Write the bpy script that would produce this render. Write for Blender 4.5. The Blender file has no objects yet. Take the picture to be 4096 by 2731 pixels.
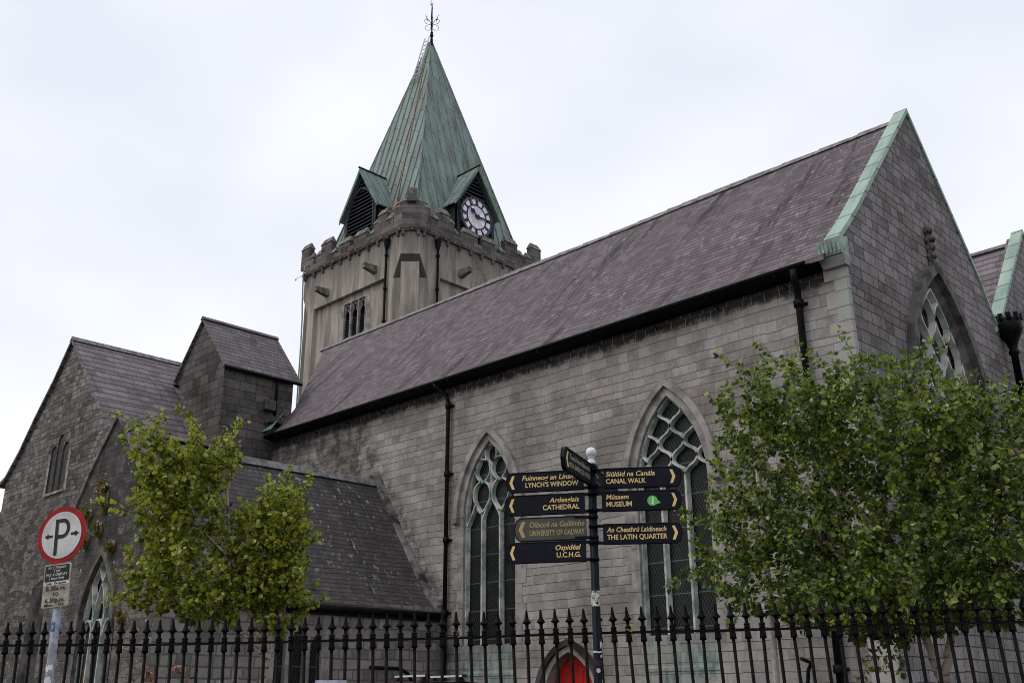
import bpy, math, random
from mathutils import Vector, Matrix, Quaternion
from mathutils.geometry import tessellate_polygon

random.seed(7)
SC = bpy.context.scene
COL = SC.collection
R = math.radians

# ------------------------------------------------------------------ camera
YAW, PITCH, ROLL = -0.774741883, 0.344128806, -0.00496860709
fw = Vector((math.sin(YAW) * math.cos(PITCH), math.cos(YAW) * math.cos(PITCH), math.sin(PITCH)))
rt = Vector((math.cos(YAW), -math.sin(YAW), 0))
up = rt.cross(fw)
cr, sr = math.cos(ROLL), math.sin(ROLL)
rt, up = rt * cr + up * sr, up * cr - rt * sr
cam = bpy.data.objects.new('camera', bpy.data.cameras.new('camera'))
COL.objects.link(cam)
cam.matrix_world = Matrix(((rt.x, up.x, -fw.x, 0), (rt.y, up.y, -fw.y, 0), (rt.z, up.z, -fw.z, 1.6), (0, 0, 0, 1)))
cam.data.sensor_width = 36.0
cam.data.sensor_fit = 'HORIZONTAL'
cam.data.lens = 36.0 * 3962.6 / 4096.0
cam.data.clip_start = 0.1
cam.data.clip_end = 2000
SC.camera = cam

# ------------------------------------------------------------------ sky and sun
SUN_EL, SUN_AZ = R(52), R(205)        # azimuth measured from +Y towards +X
world = bpy.data.worlds.new('World')
SC.world = world
world.use_nodes = True
wn, wl = world.node_tree.nodes, world.node_tree.links
wn.clear()
w_out = wn.new('ShaderNodeOutputWorld')
w_bg = wn.new('ShaderNodeBackground')
w_bg.inputs['Strength'].default_value = 0.1
sky = wn.new('ShaderNodeTexSky')
sky.sky_type = 'NISHITA'
sky.sun_disc = False
sky.sun_elevation = SUN_EL
sky.sun_rotation = SUN_AZ
w_tc = wn.new('ShaderNodeTexCoord')
w_map = wn.new('ShaderNodeMapping')
w_map.inputs['Scale'].default_value = (1.0, 1.0, 1.7)
w_no = wn.new('ShaderNodeTexNoise')
w_no.inputs['Scale'].default_value = 1.5
w_no.inputs['Detail'].default_value = 4.0
w_no.inputs['Roughness'].default_value = 0.45
w_ra = wn.new('ShaderNodeValToRGB')
w_ra.color_ramp.elements[0].position = 0.41
w_ra.color_ramp.elements[0].color = (8.6, 8.95, 9.95, 1)
w_ra.color_ramp.elements[1].position = 0.65
w_ra.color_ramp.elements[1].color = (11.4, 11.35, 11.4, 1)
w_mix = wn.new('ShaderNodeMixRGB')
w_mix.inputs['Fac'].default_value = 0.94
wl.new(w_tc.outputs['Generated'], w_map.inputs['Vector'])
wl.new(w_map.outputs['Vector'], w_no.inputs['Vector'])
# the cloud sheet is thinner and whiter towards the west and the horizon
w_dot = wn.new('ShaderNodeVectorMath'); w_dot.operation = 'DOT_PRODUCT'
w_dot.inputs[1].default_value = (-0.55, -0.25, -0.45)
w_add = wn.new('ShaderNodeMath'); w_add.operation = 'MULTIPLY_ADD'; w_add.inputs[1].default_value = 0.32
w_sc = wn.new('ShaderNodeMath'); w_sc.operation = 'MULTIPLY_ADD'; w_sc.inputs[1].default_value = 1.15; w_sc.inputs[2].default_value = -0.06
wl.new(w_tc.outputs['Generated'], w_dot.inputs[0])
wl.new(w_dot.outputs['Value'], w_add.inputs[0])
wl.new(w_no.outputs['Fac'], w_sc.inputs[0])
wl.new(w_sc.outputs[0], w_add.inputs[2])
wl.new(w_add.outputs[0], w_ra.inputs['Fac'])
wl.new(sky.outputs['Color'], w_mix.inputs['Color1'])
wl.new(w_ra.outputs['Color'], w_mix.inputs['Color2'])
wl.new(w_mix.outputs['Color'], w_bg.inputs['Color'])
wl.new(w_bg.outputs['Background'], w_out.inputs['Surface'])

sun_d = bpy.data.lights.new('sun', 'SUN')
sun_d.energy = 1.0
sun_d.angle = R(25)
sun_d.color = (1.0, 0.96, 0.9)
sun = bpy.data.objects.new('sun', sun_d)
COL.objects.link(sun)
sd = Vector((math.sin(SUN_AZ) * math.cos(SUN_EL), math.cos(SUN_AZ) * math.cos(SUN_EL), math.sin(SUN_EL)))
sun.rotation_euler = sd.to_track_quat('Z', 'Y').to_euler()
sun.location = (0, -20, 40)

SC.view_settings.view_transform = 'Standard'
SC.view_settings.look = 'None'
SC.view_settings.exposure = 0.0
SC.view_settings.gamma = 1.0
SC.render.engine = 'CYCLES'
SC.cycles.max_bounces = 6
SC.cycles.filter_width = 1.0

# ------------------------------------------------------------------ materials
class NT:
    def __init__(s, name):
        s.m = bpy.data.materials.new(name)
        s.m.use_nodes = True
        s.n, s.l = s.m.node_tree.nodes, s.m.node_tree.links
        s.b = s.n['Principled BSDF']
    def put(s, sock, v):
        if hasattr(v, 'is_output') or isinstance(v, bpy.types.NodeSocket):
            s.l.new(v, sock)
        elif isinstance(v, (tuple, list)) and len(v) == 3 and sock.type == 'RGBA':
            sock.default_value = (*v, 1)
        else:
            sock.default_value = v
    def math(s, op, a, b=0.0, c=0.0, clamp=False):
        n = s.n.new('ShaderNodeMath'); n.operation = op; n.use_clamp = clamp
        for i, v in enumerate((a, b, c)): s.put(n.inputs[i], v)
        return n.outputs[0]
    def mix(s, f, a, b, mode='MIX'):
        n = s.n.new('ShaderNodeMixRGB'); n.blend_type = mode
        s.put(n.inputs[0], f); s.put(n.inputs[1], a); s.put(n.inputs[2], b)
        return n.outputs[0]
    def step(s, x, lo, hi):
        n = s.n.new('ShaderNodeMapRange'); n.interpolation_type = 'SMOOTHSTEP'
        s.put(n.inputs[0], x); n.inputs[1].default_value = lo; n.inputs[2].default_value = hi
        n.inputs[3].default_value = 0.0; n.inputs[4].default_value = 1.0
        return n.outputs[0]
    def noise(s, vec, scale, detail=3.0, rough=0.55, out='Fac'):
        n = s.n.new('ShaderNodeTexNoise')
        if vec is not None: s.l.new(vec, n.inputs['Vector'])
        n.inputs['Scale'].default_value = scale; n.inputs['Detail'].default_value = detail
        n.inputs['Roughness'].default_value = rough
        return n.outputs[out]
    def vor1(s, w, feature='F1', rnd=1.0):
        n = s.n.new('ShaderNodeTexVoronoi'); n.voronoi_dimensions = '1D'; n.feature = feature
        s.l.new(w, n.inputs['W']); n.inputs['Scale'].default_value = 1.0; n.inputs['Randomness'].default_value = rnd
        return n
    def vec(s, x, y, z=0.0):
        n = s.n.new('ShaderNodeCombineXYZ')
        for i, v in enumerate((x, y, z)): s.put(n.inputs[i], v)
        return n.outputs[0]
    def sep(s, v):
        n = s.n.new('ShaderNodeSeparateXYZ'); s.l.new(v, n.inputs[0]); return n.outputs
    def uv(s):
        n = s.n.new('ShaderNodeUVMap'); n.uv_map = 'UVMap'; o = s.sep(n.outputs[0]); return n.outputs[0], o[0], o[1]
    def pos(s):
        n = s.n.new('ShaderNodeNewGeometry'); return n.outputs['Position']
    def island(s):
        n = s.n.new('ShaderNodeNewGeometry'); return n.outputs['Random Per Island']
    def bump(s, h, strength=0.5, dist=0.02):
        n = s.n.new('ShaderNodeBump'); n.inputs['Strength'].default_value = strength
        n.inputs['Distance'].default_value = dist; s.l.new(h, n.inputs['Height'])
        s.l.new(n.outputs[0], s.b.inputs['Normal'])
    def done(s, col, rough=0.8, spec=None, metal=None):
        s.put(s.b.inputs['Base Color'], col); s.put(s.b.inputs['Roughness'], rough)
        if spec is not None: s.b.inputs['Specular IOR Level'].default_value = spec
        if metal is not None: s.b.inputs['Metallic'].default_value = metal
        return s.m
    def rgb(s, c):
        n = s.n.new('ShaderNodeSeparateColor'); s.l.new(c, n.inputs[0]); return n.outputs

def stone(name, lo, hi, mortar, h=0.24, w=0.42, mw=0.012, rnd=0.85, extra=None, rough_amt=1.0, hr=0.5, wob=0.012, tone=0.35, upright=None, pre=None, var=0.75):
    """coursed masonry: courses of uneven height, stones of uneven length, mortar joints"""
    t = NT(name)
    uvv, u, v = t.uv()
    p = t.pos()
    wv = t.math('MULTIPLY_ADD', t.noise(p, 0.9, 2.0), wob * 6, v)
    wv = t.math('MULTIPLY_ADD', t.noise(p, 7.0, 2.0), wob, wv)
    wu = t.math('MULTIPLY_ADD', t.noise(p, 5.0, 2.0), wob * 1.6, u)
    rv = t.math('DIVIDE', wv, h)
    row = t.vor1(rv, 'F1', hr)
    rid = t.rgb(row.outputs['Color'])[0]
    redge = t.math('MULTIPLY', t.vor1(rv, 'DISTANCE_TO_EDGE', hr).outputs['Distance'], h)
    cu = t.math('MULTIPLY_ADD', rid, 917.3, t.math('DIVIDE', wu, w))
    colv = t.vor1(cu, 'F1', rnd)
    cedge = t.math('MULTIPLY', t.vor1(cu, 'DISTANCE_TO_EDGE', rnd).outputs['Distance'], w)
    cc = t.rgb(colv.outputs['Color'])
    jn = t.math('MULTIPLY_ADD', t.noise(p, 22.0, 3.0), mw * 1.3, -mw * 0.65)
    jr = t.step(t.math('ADD', redge, jn), mw * 0.5, mw * 1.5)
    jc = t.step(t.math('ADD', cedge, jn), mw * 0.5, mw * 1.5)
    joint = t.math('MINIMUM', jr, jc)
    f = t.math('MULTIPLY_ADD', t.noise(p, 9.0, 6.0, 0.75), 1.15, t.math('MULTIPLY_ADD', cc[0], var, -0.07 - var / 2), clamp=True)
    f = t.math('MULTIPLY_ADD', t.step(t.noise(p, 2.1, 4.0, 0.7), 0.35, 0.65), 0.34, t.math('SUBTRACT', f, 0.17), clamp=True)
    col = t.mix(f, lo, hi)
    warm = t.mix(t.step(cc[1], 0.35, 0.9), col, (hi[0] * 0.98, hi[1] * 0.92, hi[2] * 0.87))
    col = t.mix(0.3, col, warm)
    sp = t.noise(p, 45.0, 4.0, 0.7)
    col = t.mix(t.math('MULTIPLY', t.step(sp, 0.58, 0.72), 0.35), col, (hi[0] * 1.35, hi[1] * 1.33, hi[2] * 1.3))
    col = t.mix(t.math('MULTIPLY', t.step(sp, 0.42, 0.3), 0.45), col, (lo[0] * 0.5, lo[1] * 0.5, lo[2] * 0.5))
    mcol = t.mix(t.noise(p, 3.0, 3.0), (mortar[0] * 0.75, mortar[1] * 0.75, mortar[2] * 0.75), (mortar[0] * 1.25, mortar[1] * 1.25, mortar[2] * 1.25))
    if pre: col = pre(t, col, p)
    if upright: col = t.mix(jc, upright, col)
    else: col = t.mix(jc, mcol, col)
    col = t.mix(jr, mcol, col)
    big = t.noise(p, 0.45, 4.0, 0.6)
    col = t.mix(t.math('MULTIPLY', t.step(big, 0.62, 0.35), tone), col, t.mix(1.0, col, (0.52, 0.5, 0.47), 'MULTIPLY'))
    if extra: col = extra(t, col, p)
    hgt = t.math('MULTIPLY_ADD', joint, 0.6, t.math('MULTIPLY', t.noise(p, 14.0, 5.0, 0.7), 0.9 * rough_amt))
    hgt = t.math('MULTIPLY_ADD', cc[2], 0.25, hgt)
    t.bump(hgt, 0.75, 0.025)
    return t.done(col, 0.92, 0.06)

def wall_stains(t, col, p):
    x, y, z = t.sep(p)
    # copper run-off on the quoins of the corner
    n2 = t.noise(p, 2.6, 4.0, 0.65)
    qx = t.math('MULTIPLY_ADD', n2, 0.9, x)
    q = t.math('MULTIPLY', t.step(qx, -9.05, -8.75), t.step(n2, 0.3, 0.55))
    q = t.math('MULTIPLY', q, t.step(z, 5.5, 9.0))
    col = t.mix(t.math('MULTIPLY', q, 0.5), col, (0.30, 0.36, 0.33))
    # green run-off below the two window sills
    for cx in (-20.55, -14.11):
        d = t.math('ABSOLUTE', t.math('SUBTRACT', x, cx))
        g = t.math('MULTIPLY', t.step(d, 1.2, 0.9), t.step(z, 3.05, 2.8))
        g = t.math('MULTIPLY', g, t.step(t.noise(t.vec(t.math('MULTIPLY', x, 2.0), 0.0, z), 1.5, 4.0, 0.7), 0.36, 0.6))
        gc = t.mix(t.step(t.noise(t.vec(t.math('MULTIPLY', x, 5.0), y, t.math('MULTIPLY', z, 1.6)), 1.0, 5.0, 0.75), 0.36, 0.62), (0.065, 0.125, 0.105), (0.30, 0.37, 0.325))
        col = t.mix(t.math('MULTIPLY', g, 0.8), col, gc)
    # damp dark soot next to the porch roof flashing
    d2 = t.math('SUBTRACT', z, t.math('MULTIPLY_ADD', t.math('SUBTRACT', x, -25.69), -1.36, 8.3))
    s = t.math('MULTIPLY', t.step(d2, 1.1, 0.2), t.step(t.noise(p, 1.9, 4.0, 0.7), 0.38, 0.62))
    s = t.math('MULTIPLY', s, t.step(x, -21.6, -22.4))
    col = t.mix(t.math('MULTIPLY', s, 0.75), col, (0.03, 0.028, 0.026))
    return col

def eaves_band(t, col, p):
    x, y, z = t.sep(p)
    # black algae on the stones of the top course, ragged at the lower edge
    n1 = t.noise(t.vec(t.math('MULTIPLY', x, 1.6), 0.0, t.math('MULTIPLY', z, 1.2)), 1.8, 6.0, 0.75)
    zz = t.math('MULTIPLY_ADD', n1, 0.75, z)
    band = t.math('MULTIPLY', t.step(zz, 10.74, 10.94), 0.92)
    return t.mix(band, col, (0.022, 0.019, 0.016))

def random_rubble(t, p, lo, hi, mort):
    """irregular rubble: cells of uneven outline, wide mortar"""
    uvv, u, v = t.uv()
    dn = t.n.new('ShaderNodeTexNoise'); t.l.new(p, dn.inputs['Vector']); dn.inputs['Scale'].default_value = 3.0; dn.inputs['Detail'].default_value = 4.0
    d = t.sep(dn.outputs['Color'])
    vv = t.vec(t.math('MULTIPLY_ADD', d[0], 0.9, t.math('MULTIPLY', u, 2.7)), t.math('MULTIPLY_ADD', d[1], 1.1, t.math('MULTIPLY', v, 4.6)), 0.0)
    f1 = t.n.new('ShaderNodeTexVoronoi'); f1.voronoi_dimensions = '2D'; t.l.new(vv, f1.inputs['Vector']); f1.inputs['Scale'].default_value = 1.0
    ed = t.n.new('ShaderNodeTexVoronoi'); ed.voronoi_dimensions = '2D'; ed.feature = 'DISTANCE_TO_EDGE'; t.l.new(vv, ed.inputs['Vector']); ed.inputs['Scale'].default_value = 1.0
    cc = t.rgb(f1.outputs['Color'])
    f = t.math('MULTIPLY_ADD', t.noise(p, 8.0, 5.0, 0.7), 0.9, t.math('MULTIPLY_ADD', cc[0], 0.8, -0.32), clamp=True)
    col = t.mix(f, lo, hi)
    j = t.step(t.math('MULTIPLY_ADD', t.noise(p, 20.0, 3.0), 0.1, ed.outputs['Distance']), 0.05, 0.16)
    return t.mix(j, mort, col)

def transept_lower(t, col, p):
    x, y, z = t.sep(p)
    rc = random_rubble(t, p, (0.050, 0.046, 0.042), (0.20, 0.183, 0.172), (0.060, 0.052, 0.044))
    k = t.step(t.math('MULTIPLY_ADD', t.noise(p, 1.2, 3.0), 1.2, z), 9.15, 8.75)
    col = t.mix(k, col, rc)
    w = t.step(t.noise(p, 4.1, 2.0, 0.5), 0.72, 0.75)
    return t.mix(t.math('MULTIPLY', w, 0.7), col, (0.38, 0.36, 0.34))

def porch_stains(t, col, p):
    n = t.noise(p, 1.1, 5.0, 0.7)
    x, y, z = t.sep(p)
    col = random_rubble(t, p, (0.055, 0.050, 0.046), (0.215, 0.197, 0.185), (0.085, 0.075, 0.066))
    k = t.math('MULTIPLY', t.step(t.math('MULTIPLY_ADD', n, 5.0, z), 5.6, 7.6), t.math('MULTIPLY_ADD', t.step(t.noise(p, 2.3, 5.0, 0.7), 0.36, 0.66), -0.6, 0.93))
    col = t.mix(k, col, t.mix(t.noise(p, 4.0, 5.0, 0.75), (0.012, 0.012, 0.012), (0.085, 0.082, 0.078)))
    run = t.noise(t.vec(t.math('MULTIPLY', x, 3.0), y, t.math('MULTIPLY', z, 0.35)), 1.0, 4.0, 0.7)
    col = t.mix(t.math('MULTIPLY', t.step(run, 0.55, 0.72), 0.6), col, (0.022, 0.022, 0.022))
    m = t.step(t.noise(p, 3.1, 4.0, 0.7), 0.66, 0.74)
    col = t.mix(t.math('MULTIPLY', m, 0.7), col, (0.10, 0.10, 0.03))
    w = t.step(t.noise(p, 5.3, 2.0, 0.5), 0.71, 0.74)
    return t.mix(w, col, (0.42, 0.40, 0.38))

def slate(name, lo, hi, h=0.26, w=0.3, fleck=0.5, streak=0.5, wr=0.35, lichen=0.0):
    t = NT(name)
    uvv, u, v = t.uv()
    p = t.pos()
    wv = t.math('MULTIPLY_ADD', t.noise(p, 1.3, 2.0), 0.10, v)
    r = t.math('DIVIDE', wv, h)
    rid = t.math('FLOOR', r)
    fr = t.math('FRACT', r)
    wn1 = t.n.new('ShaderNodeTexWhiteNoise'); wn1.noise_dimensions = '1D'; t.l.new(rid, wn1.inputs['W'])
    cu = t.math('MULTIPLY_ADD', wn1.outputs['Value'], 713.0, t.math('DIVIDE', u, w))
    cv = t.vor1(cu, 'F1', wr)
    cc = t.rgb(cv.outputs['Color'])
    ce = t.math('MULTIPLY', t.vor1(cu, 'DISTANCE_TO_EDGE', wr).outputs['Distance'], w)
    f = t.math('MULTIPLY_ADD', cc[0], 0.7, t.math('MULTIPLY', t.noise(p, 6.0, 4.0, 0.6), 0.45), clamp=True)
    col = t.mix(f, lo, hi)
    col = t.mix(t.math('MULTIPLY', cc[1], 0.35), col, (hi[0] * 0.9, hi[1] * 0.98, hi[2] * 1.0))
    # weather streaks that run down the slope
    sn = t.noise(t.vec(t.math('MULTIPLY', u, 1.7), t.math('MULTIPLY', v, 0.17), 0.0), 1.0, 5.0, 0.7)
    col = t.mix(t.math('MULTIPLY', t.step(sn, 0.50, 0.70), streak), col, (lo[0] * 0.42, lo[1] * 0.42, lo[2] * 0.40))
    # pale scuffed slates
    fn = t.noise(t.vec(t.math('MULTIPLY', u, 7.0), t.math('MULTIPLY', v, 2.6), 0.0), 1.0, 3.0, 0.6)
    fl = t.math('MULTIPLY', t.step(fn, 0.54, 0.66), t.step(cc[2], 0.3, 0.7))
    fl = t.math('MULTIPLY', fl, t.step(t.noise(p, 0.35, 2.0), 0.30, 0.6))
    col = t.mix(t.math('MULTIPLY', fl, fleck), col, (0.34, 0.315, 0.33))
    dots = t.noise(p, 13.0, 1.0, 0.3)
    col = t.mix(t.math('MULTIPLY', t.step(dots, 0.785, 0.80), 0.8), col, (0.5, 0.5, 0.48))
    col = t.mix(t.math('MULTIPLY', t.step(dots, 0.205, 0.19), 0.9), col, (0.02, 0.02, 0.02))
    if lichen:
        ln = t.noise(p, 2.3, 4.0, 0.7)
        col = t.mix(t.math('MULTIPLY', t.step(ln, 0.66, 0.72), lichen), col, (0.28, 0.20, 0.07))
    line = t.step(fr, 0.26, 0.10)  # shadow line at the lower edge of each slate row, painted into the colour
    col = t.mix(t.math('MULTIPLY', line, 0.85), col, (0.018, 0.016, 0.017))
    gap = t.step(ce, 0.010, 0.003)
    col = t.mix(t.math('MULTIPLY', gap, 0.55), col, (0.03, 0.028, 0.03))
    hgt = t.math('SUBTRACT', t.math('MULTIPLY_ADD', cc[2], 0.35, t.math('SUBTRACT', 1.0, fr)), t.math('MULTIPLY', gap, 0.5))
    hgt = t.math('MULTIPLY_ADD', t.noise(p, 11.0, 3.0), 0.25, hgt)
    t.bump(hgt, 0.5, 0.03)
    return t.done(col, t.math('MULTIPLY_ADD', cc[1], 0.25, 0.55), 0.18)

def copper(name, green, dull, seam=0.55, joint=1.7, dark=(0.07, 0.065, 0.06), streak=0.6, jl=0.02, bend=0.0):
    t = NT(name)
    uvv, u, v = t.uv()
    p = t.pos()
    r = t.math('DIVIDE', u, seam)
    rid = t.math('FLOOR', r)
    fr = t.math('FRACT', r)
    wn1 = t.n.new('ShaderNodeTexWhiteNoise'); wn1.noise_dimensions = '1D'; t.l.new(rid, wn1.inputs['W'])
    k = t.math('ADD', t.math('DIVIDE', v, joint), t.math('MULTIPLY', wn1.outputs['Value'], 5.0))
    k = t.math('MULTIPLY_ADD', fr, bend, k)
    kf = t.math('FRACT', k)
    wn2 = t.n.new('ShaderNodeTexWhiteNoise'); wn2.noise_dimensions = '2D'
    t.l.new(t.vec(rid, t.math('FLOOR', k), 0.0), wn2.inputs['Vector'])
    n = t.noise(t.vec(t.math('MULTIPLY', u, 1.6), t.math('MULTIPLY', v, 0.28), 0.0), 1.3, 5.0, 0.65)
    f = t.math('ADD', t.math('MULTIPLY', t.step(n, 0.42, 0.66), streak), t.math('MULTIPLY_ADD', wn2.outputs['Value'], 0.5, -0.12), clamp=True)
    col = t.mix(f, green, dull)
    col = t.mix(t.math('MULTIPLY', t.step(t.noise(p, 8.0, 5.0, 0.7), 0.55, 0.7), 0.25), col, (green[0] * 1.4, green[1] * 1.35, green[2] * 1.35))
    e = t.math('MULTIPLY', t.math('MINIMUM', fr, t.math('SUBTRACT', 1.0, fr)), seam)
    sl = t.step(e, 0.045, 0.012)
    col = t.mix(t.math('MULTIPLY', sl, 0.75), col, dark)
    shade = t.step(fr, 0.32, 0.0)
    col = t.mix(t.math('MULTIPLY', shade, 0.25), col, dull)
    kd = t.math('MULTIPLY', kf, joint)
    jj = t.step(kd, jl * 1.8, jl * 0.5)
    col = t.mix(t.math('MULTIPLY', jj, 0.8), col, dark)
    hgt = t.math('MULTIPLY_ADD', sl, 1.0, t.math('MULTIPLY', t.noise(p, 5.0, 3.0), 0.25))
    hgt = t.math('SUBTRACT', hgt, t.math('MULTIPLY', jj, 0.6))
    t.bump(hgt, 0.6, 0.03)
    return t.done(col, 0.62, 0.3)

def plain(name, c, rough=0.7, var=0.25, scale=6.0, spec=None, metal=None, bump=0.0, c2=None):
    t = NT(name)
    p = t.pos()
    n = t.noise(p, scale, 4.0, 0.6)
    d = c2 if c2 else (c[0] * (1 - var * 1.6), c[1] * (1 - var * 1.6), c[2] * (1 - var * 1.6))
    col = t.mix(t.step(n, 0.35, 0.65), d, (c[0] * (1 + var), c[1] * (1 + var), c[2] * (1 + var)))
    if bump: t.bump(t.noise(p, scale * 4, 4.0, 0.65), bump, 0.01)
    return t.done(col, rough, spec, metal)

def render_wall(name, base, dark):
    t = NT(name)
    p = t.pos()
    x, y, z = t.sep(p)
    s = t.noise(t.vec(t.math('MULTIPLY', x, 2.0), t.math('MULTIPLY', y, 2.0), t.math('MULTIPLY', z, 0.22)), 1.0, 5.0, 0.65)
    col = t.mix(t.step(s, 0.36, 0.66), dark, base)
    hi = t.step(t.math('MULTIPLY_ADD', s, 3.4, z), 24.2, 26.4)
    col = t.mix(t.math('MULTIPLY', hi, 0.62), col, (dark[0] * 0.72, dark[1] * 0.72, dark[2] * 0.74))
    w = t.noise(t.vec(t.math('MULTIPLY', x, 3.1), t.math('MULTIPLY', y, 3.1), t.math('MULTIPLY', z, 0.3)), 1.0, 3.0, 0.6)
    col = t.mix(t.math('MULTIPLY', t.math('MULTIPLY', t.step(w, 0.60, 0.75), t.step(z, 21.5, 23.0)), 0.45), col, (0.46, 0.45, 0.44))
    col = t.mix(t.math('MULTIPLY', t.step(t.noise(p, 30.0, 4.0, 0.7), 0.5, 0.7), 0.15), col, (base[0] * 1.3, base[1] * 1.3, base[2] * 1.3))
    g_ = t.noise(p, 6.0, 6.0, 0.75)
    col = t.mix(t.math('MULTIPLY', t.step(g_, 0.52, 0.68), 0.35), col, dark)
    dr = t.noise(t.vec(t.math('MULTIPLY', x, 5.0), t.math('MULTIPLY', y, 5.0), t.math('MULTIPLY', z, 0.3)), 1.0, 4.0, 0.7)
    col = t.mix(t.math('MULTIPLY', t.math('MULTIPLY', t.step(dr, 0.50, 0.66), t.step(z, 23.2, 24.6)), 0.7), col, (0.06, 0.055, 0.05))
    t.bump(t.noise(p, 25.0, 4.0, 0.65), 0.4, 0.015)
    return t.done(col, 0.9, 0.06)

def lattice_glass(name, a=0.085, b=0.15, line=0.010, glass=(0.012, 0.016, 0.014), lead=(0.16, 0.17, 0.165)):
    t = NT(name)
    uvv, u, v = t.uv()
    p = t.pos()
    g = []
    for sgn in (1, -1):
        q = t.math('FRACT', t.math('ADD', t.math('DIVIDE', u, a), t.math('MULTIPLY', t.math('DIVIDE', v, b), sgn)))
        g.append(t.math('MULTIPLY', t.math('MINIMUM', q, t.math('SUBTRACT', 1.0, q)), a))
    e = t.math('MINIMUM', g[0], g[1])
    ln = t.step(e, line * 0.8, line * 0.3)
    hb = t.math('FRACT', t.math('DIVIDE', v, 0.78))
    bar = t.step(t.math('MULTIPLY', hb, 0.78), 0.03, 0.015)
    col = t.mix(t.step(t.noise(p, 2.2, 4.0, 0.6), 0.45, 0.7), glass, (0.018, 0.026, 0.022))
    col = t.mix(t.math('MULTIPLY', t.step(t.noise(p, 7.0, 4.0, 0.7), 0.6, 0.75), 0.3), col, (0.05, 0.06, 0.054))
    col = t.mix(ln, col, lead)
    col = t.mix(bar, col, (0.10, 0.12, 0.11))
    return t.done(col, t.math('MULTIPLY_ADD', ln, 0.4, 0.32), 0.14)

def leaf_mat(name, cols):
    t = NT(name)
    r = t.island()
    ra = t.n.new('ShaderNodeValToRGB')
    t.l.new(r, ra.inputs['Fac'])
    el = ra.color_ramp.elements
    el[0].position, el[0].color = cols[0][0], (*cols[0][1], 1)
    el[1].position, el[1].color = cols[-1][0], (*cols[-1][1], 1)
    for ps, c in cols[1:-1]:
        x = el.new(ps); x.color = (*c, 1)
    col = ra.outputs['Color']
    wn_ = t.n.new('ShaderNodeTexWhiteNoise'); wn_.noise_dimensions = '1D'; t.l.new(r, wn_.inputs['W'])
    t.done(col, t.math('MULTIPLY_ADD', wn_.outputs['Value'], 0.25, 0.2), 0.6)
    tr = t.n.new('ShaderNodeBsdfTranslucent')
    tc = t.mix(1.0, col, (1.5, 1.7, 0.7), 'MULTIPLY')
    t.l.new(tc, tr.inputs['Color'])
    mx = t.n.new('ShaderNodeMixShader'); mx.inputs[0].default_value = 0.32
    out = t.n['Material Output']
    t.l.new(t.b.outputs[0], mx.inputs[1]); t.l.new(tr.outputs[0], mx.inputs[2]); t.l.new(mx.outputs[0], out.inputs['Surface'])
    return t.m

def bark_mat(name, pale, dark, thr=0.55):
    t = NT(name)
    p = t.pos()
    x, y, z = t.sep(p)
    n = t.noise(t.vec(t.math('MULTIPLY', x, 9.0), t.math('MULTIPLY', y, 9.0), t.math('MULTIPLY', z, 26.0)), 1.0, 4.0, 0.6)
    col = t.mix(t.step(n, thr, thr + 0.12), pale, dark)
    t.bump(n, 0.4, 0.01)
    return t.done(col, 0.85, 0.2)

M = {}
M['ashlar'] = stone('grey limestone ashlar', (0.205, 0.193, 0.184), (0.435, 0.408, 0.389), (0.15, 0.128, 0.110), 0.24, 0.40, 0.008, rnd=1.0, extra=wall_stains, pre=eaves_band, tone=0.8, upright=(0.33, 0.305, 0.285), hr=0.75, var=0.55, wob=0.02)
M['gable'] = stone('purple grey gable stone', (0.135, 0.123, 0.124), (0.32, 0.291, 0.294), (0.075, 0.065, 0.058), 0.27, 0.46, 0.012, rnd=1.0, tone=0.5, hr=0.7, var=0.7, wob=0.02)
M['rubble'] = stone('dark rubble stone', (0.080, 0.073, 0.069), (0.275, 0.252, 0.242), (0.085, 0.075, 0.065), 0.19, 0.36, 0.014, rnd=1.0, wob=0.045, tone=0.7, hr=1.0, var=0.95, extra=transept_lower)
M['turret'] = stone('dark turret stone', (0.050, 0.047, 0.046), (0.158, 0.146, 0.142), (0.050, 0.045, 0.042), 0.31, 0.62, 0.012, rnd=1.0, tone=0.7, hr=0.8, var=0.7)
M['porch'] = stone('black stained porch rubble', (0.075, 0.068, 0.063), (0.19, 0.175, 0.168), (0.075, 0.066, 0.058), 0.2, 0.34, 0.014, rnd=1.0, wob=0.024, extra=porch_stains, tone=0.6, hr=0.9)
M['parapet'] = stone('weathered parapet stone', (0.075, 0.068, 0.066), (0.22, 0.20, 0.192), (0.06, 0.053, 0.05), 0.33, 0.7, 0.008, tone=0.7)
M['dressed'] = plain('dressed limestone', (0.285, 0.263, 0.247), 0.9, 0.22, 2.2, 0.05, bump=0.4)
M['dressed_dark'] = plain('dark dressed limestone', (0.125, 0.115, 0.105), 0.9, 0.3, 2.4, 0.05, bump=0.3)
M['dark_pier'] = plain('dark pier stone', (0.062, 0.057, 0.053), 0.9, 0.35, 1.6, 0.03, bump=0.4)  # buttress shade is put into this dark tone; the door hood shares it
M['tracery'] = plain('pale tracery stone', (0.50, 0.48, 0.445), 0.85, 0.10, 3.0, 0.1, bump=0.25, c2=(0.20, 0.26, 0.225))
M['tracery_pale'] = plain('bleached tracery stone', (0.58, 0.555, 0.53), 0.85, 0.12, 2.2, 0.1, bump=0.25, c2=(0.33, 0.36, 0.34))
M['slate'] = slate('purple roof slate', (0.056, 0.042, 0.047), (0.185, 0.144, 0.158), 0.235, 0.26, 0.62, 0.95, lichen=0.3, wr=0.6)
M['slate_big'] = slate('large purple slate', (0.075, 0.061, 0.066), (0.23, 0.19, 0.203), 0.40, 0.46, 0.5, 0.7)
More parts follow.
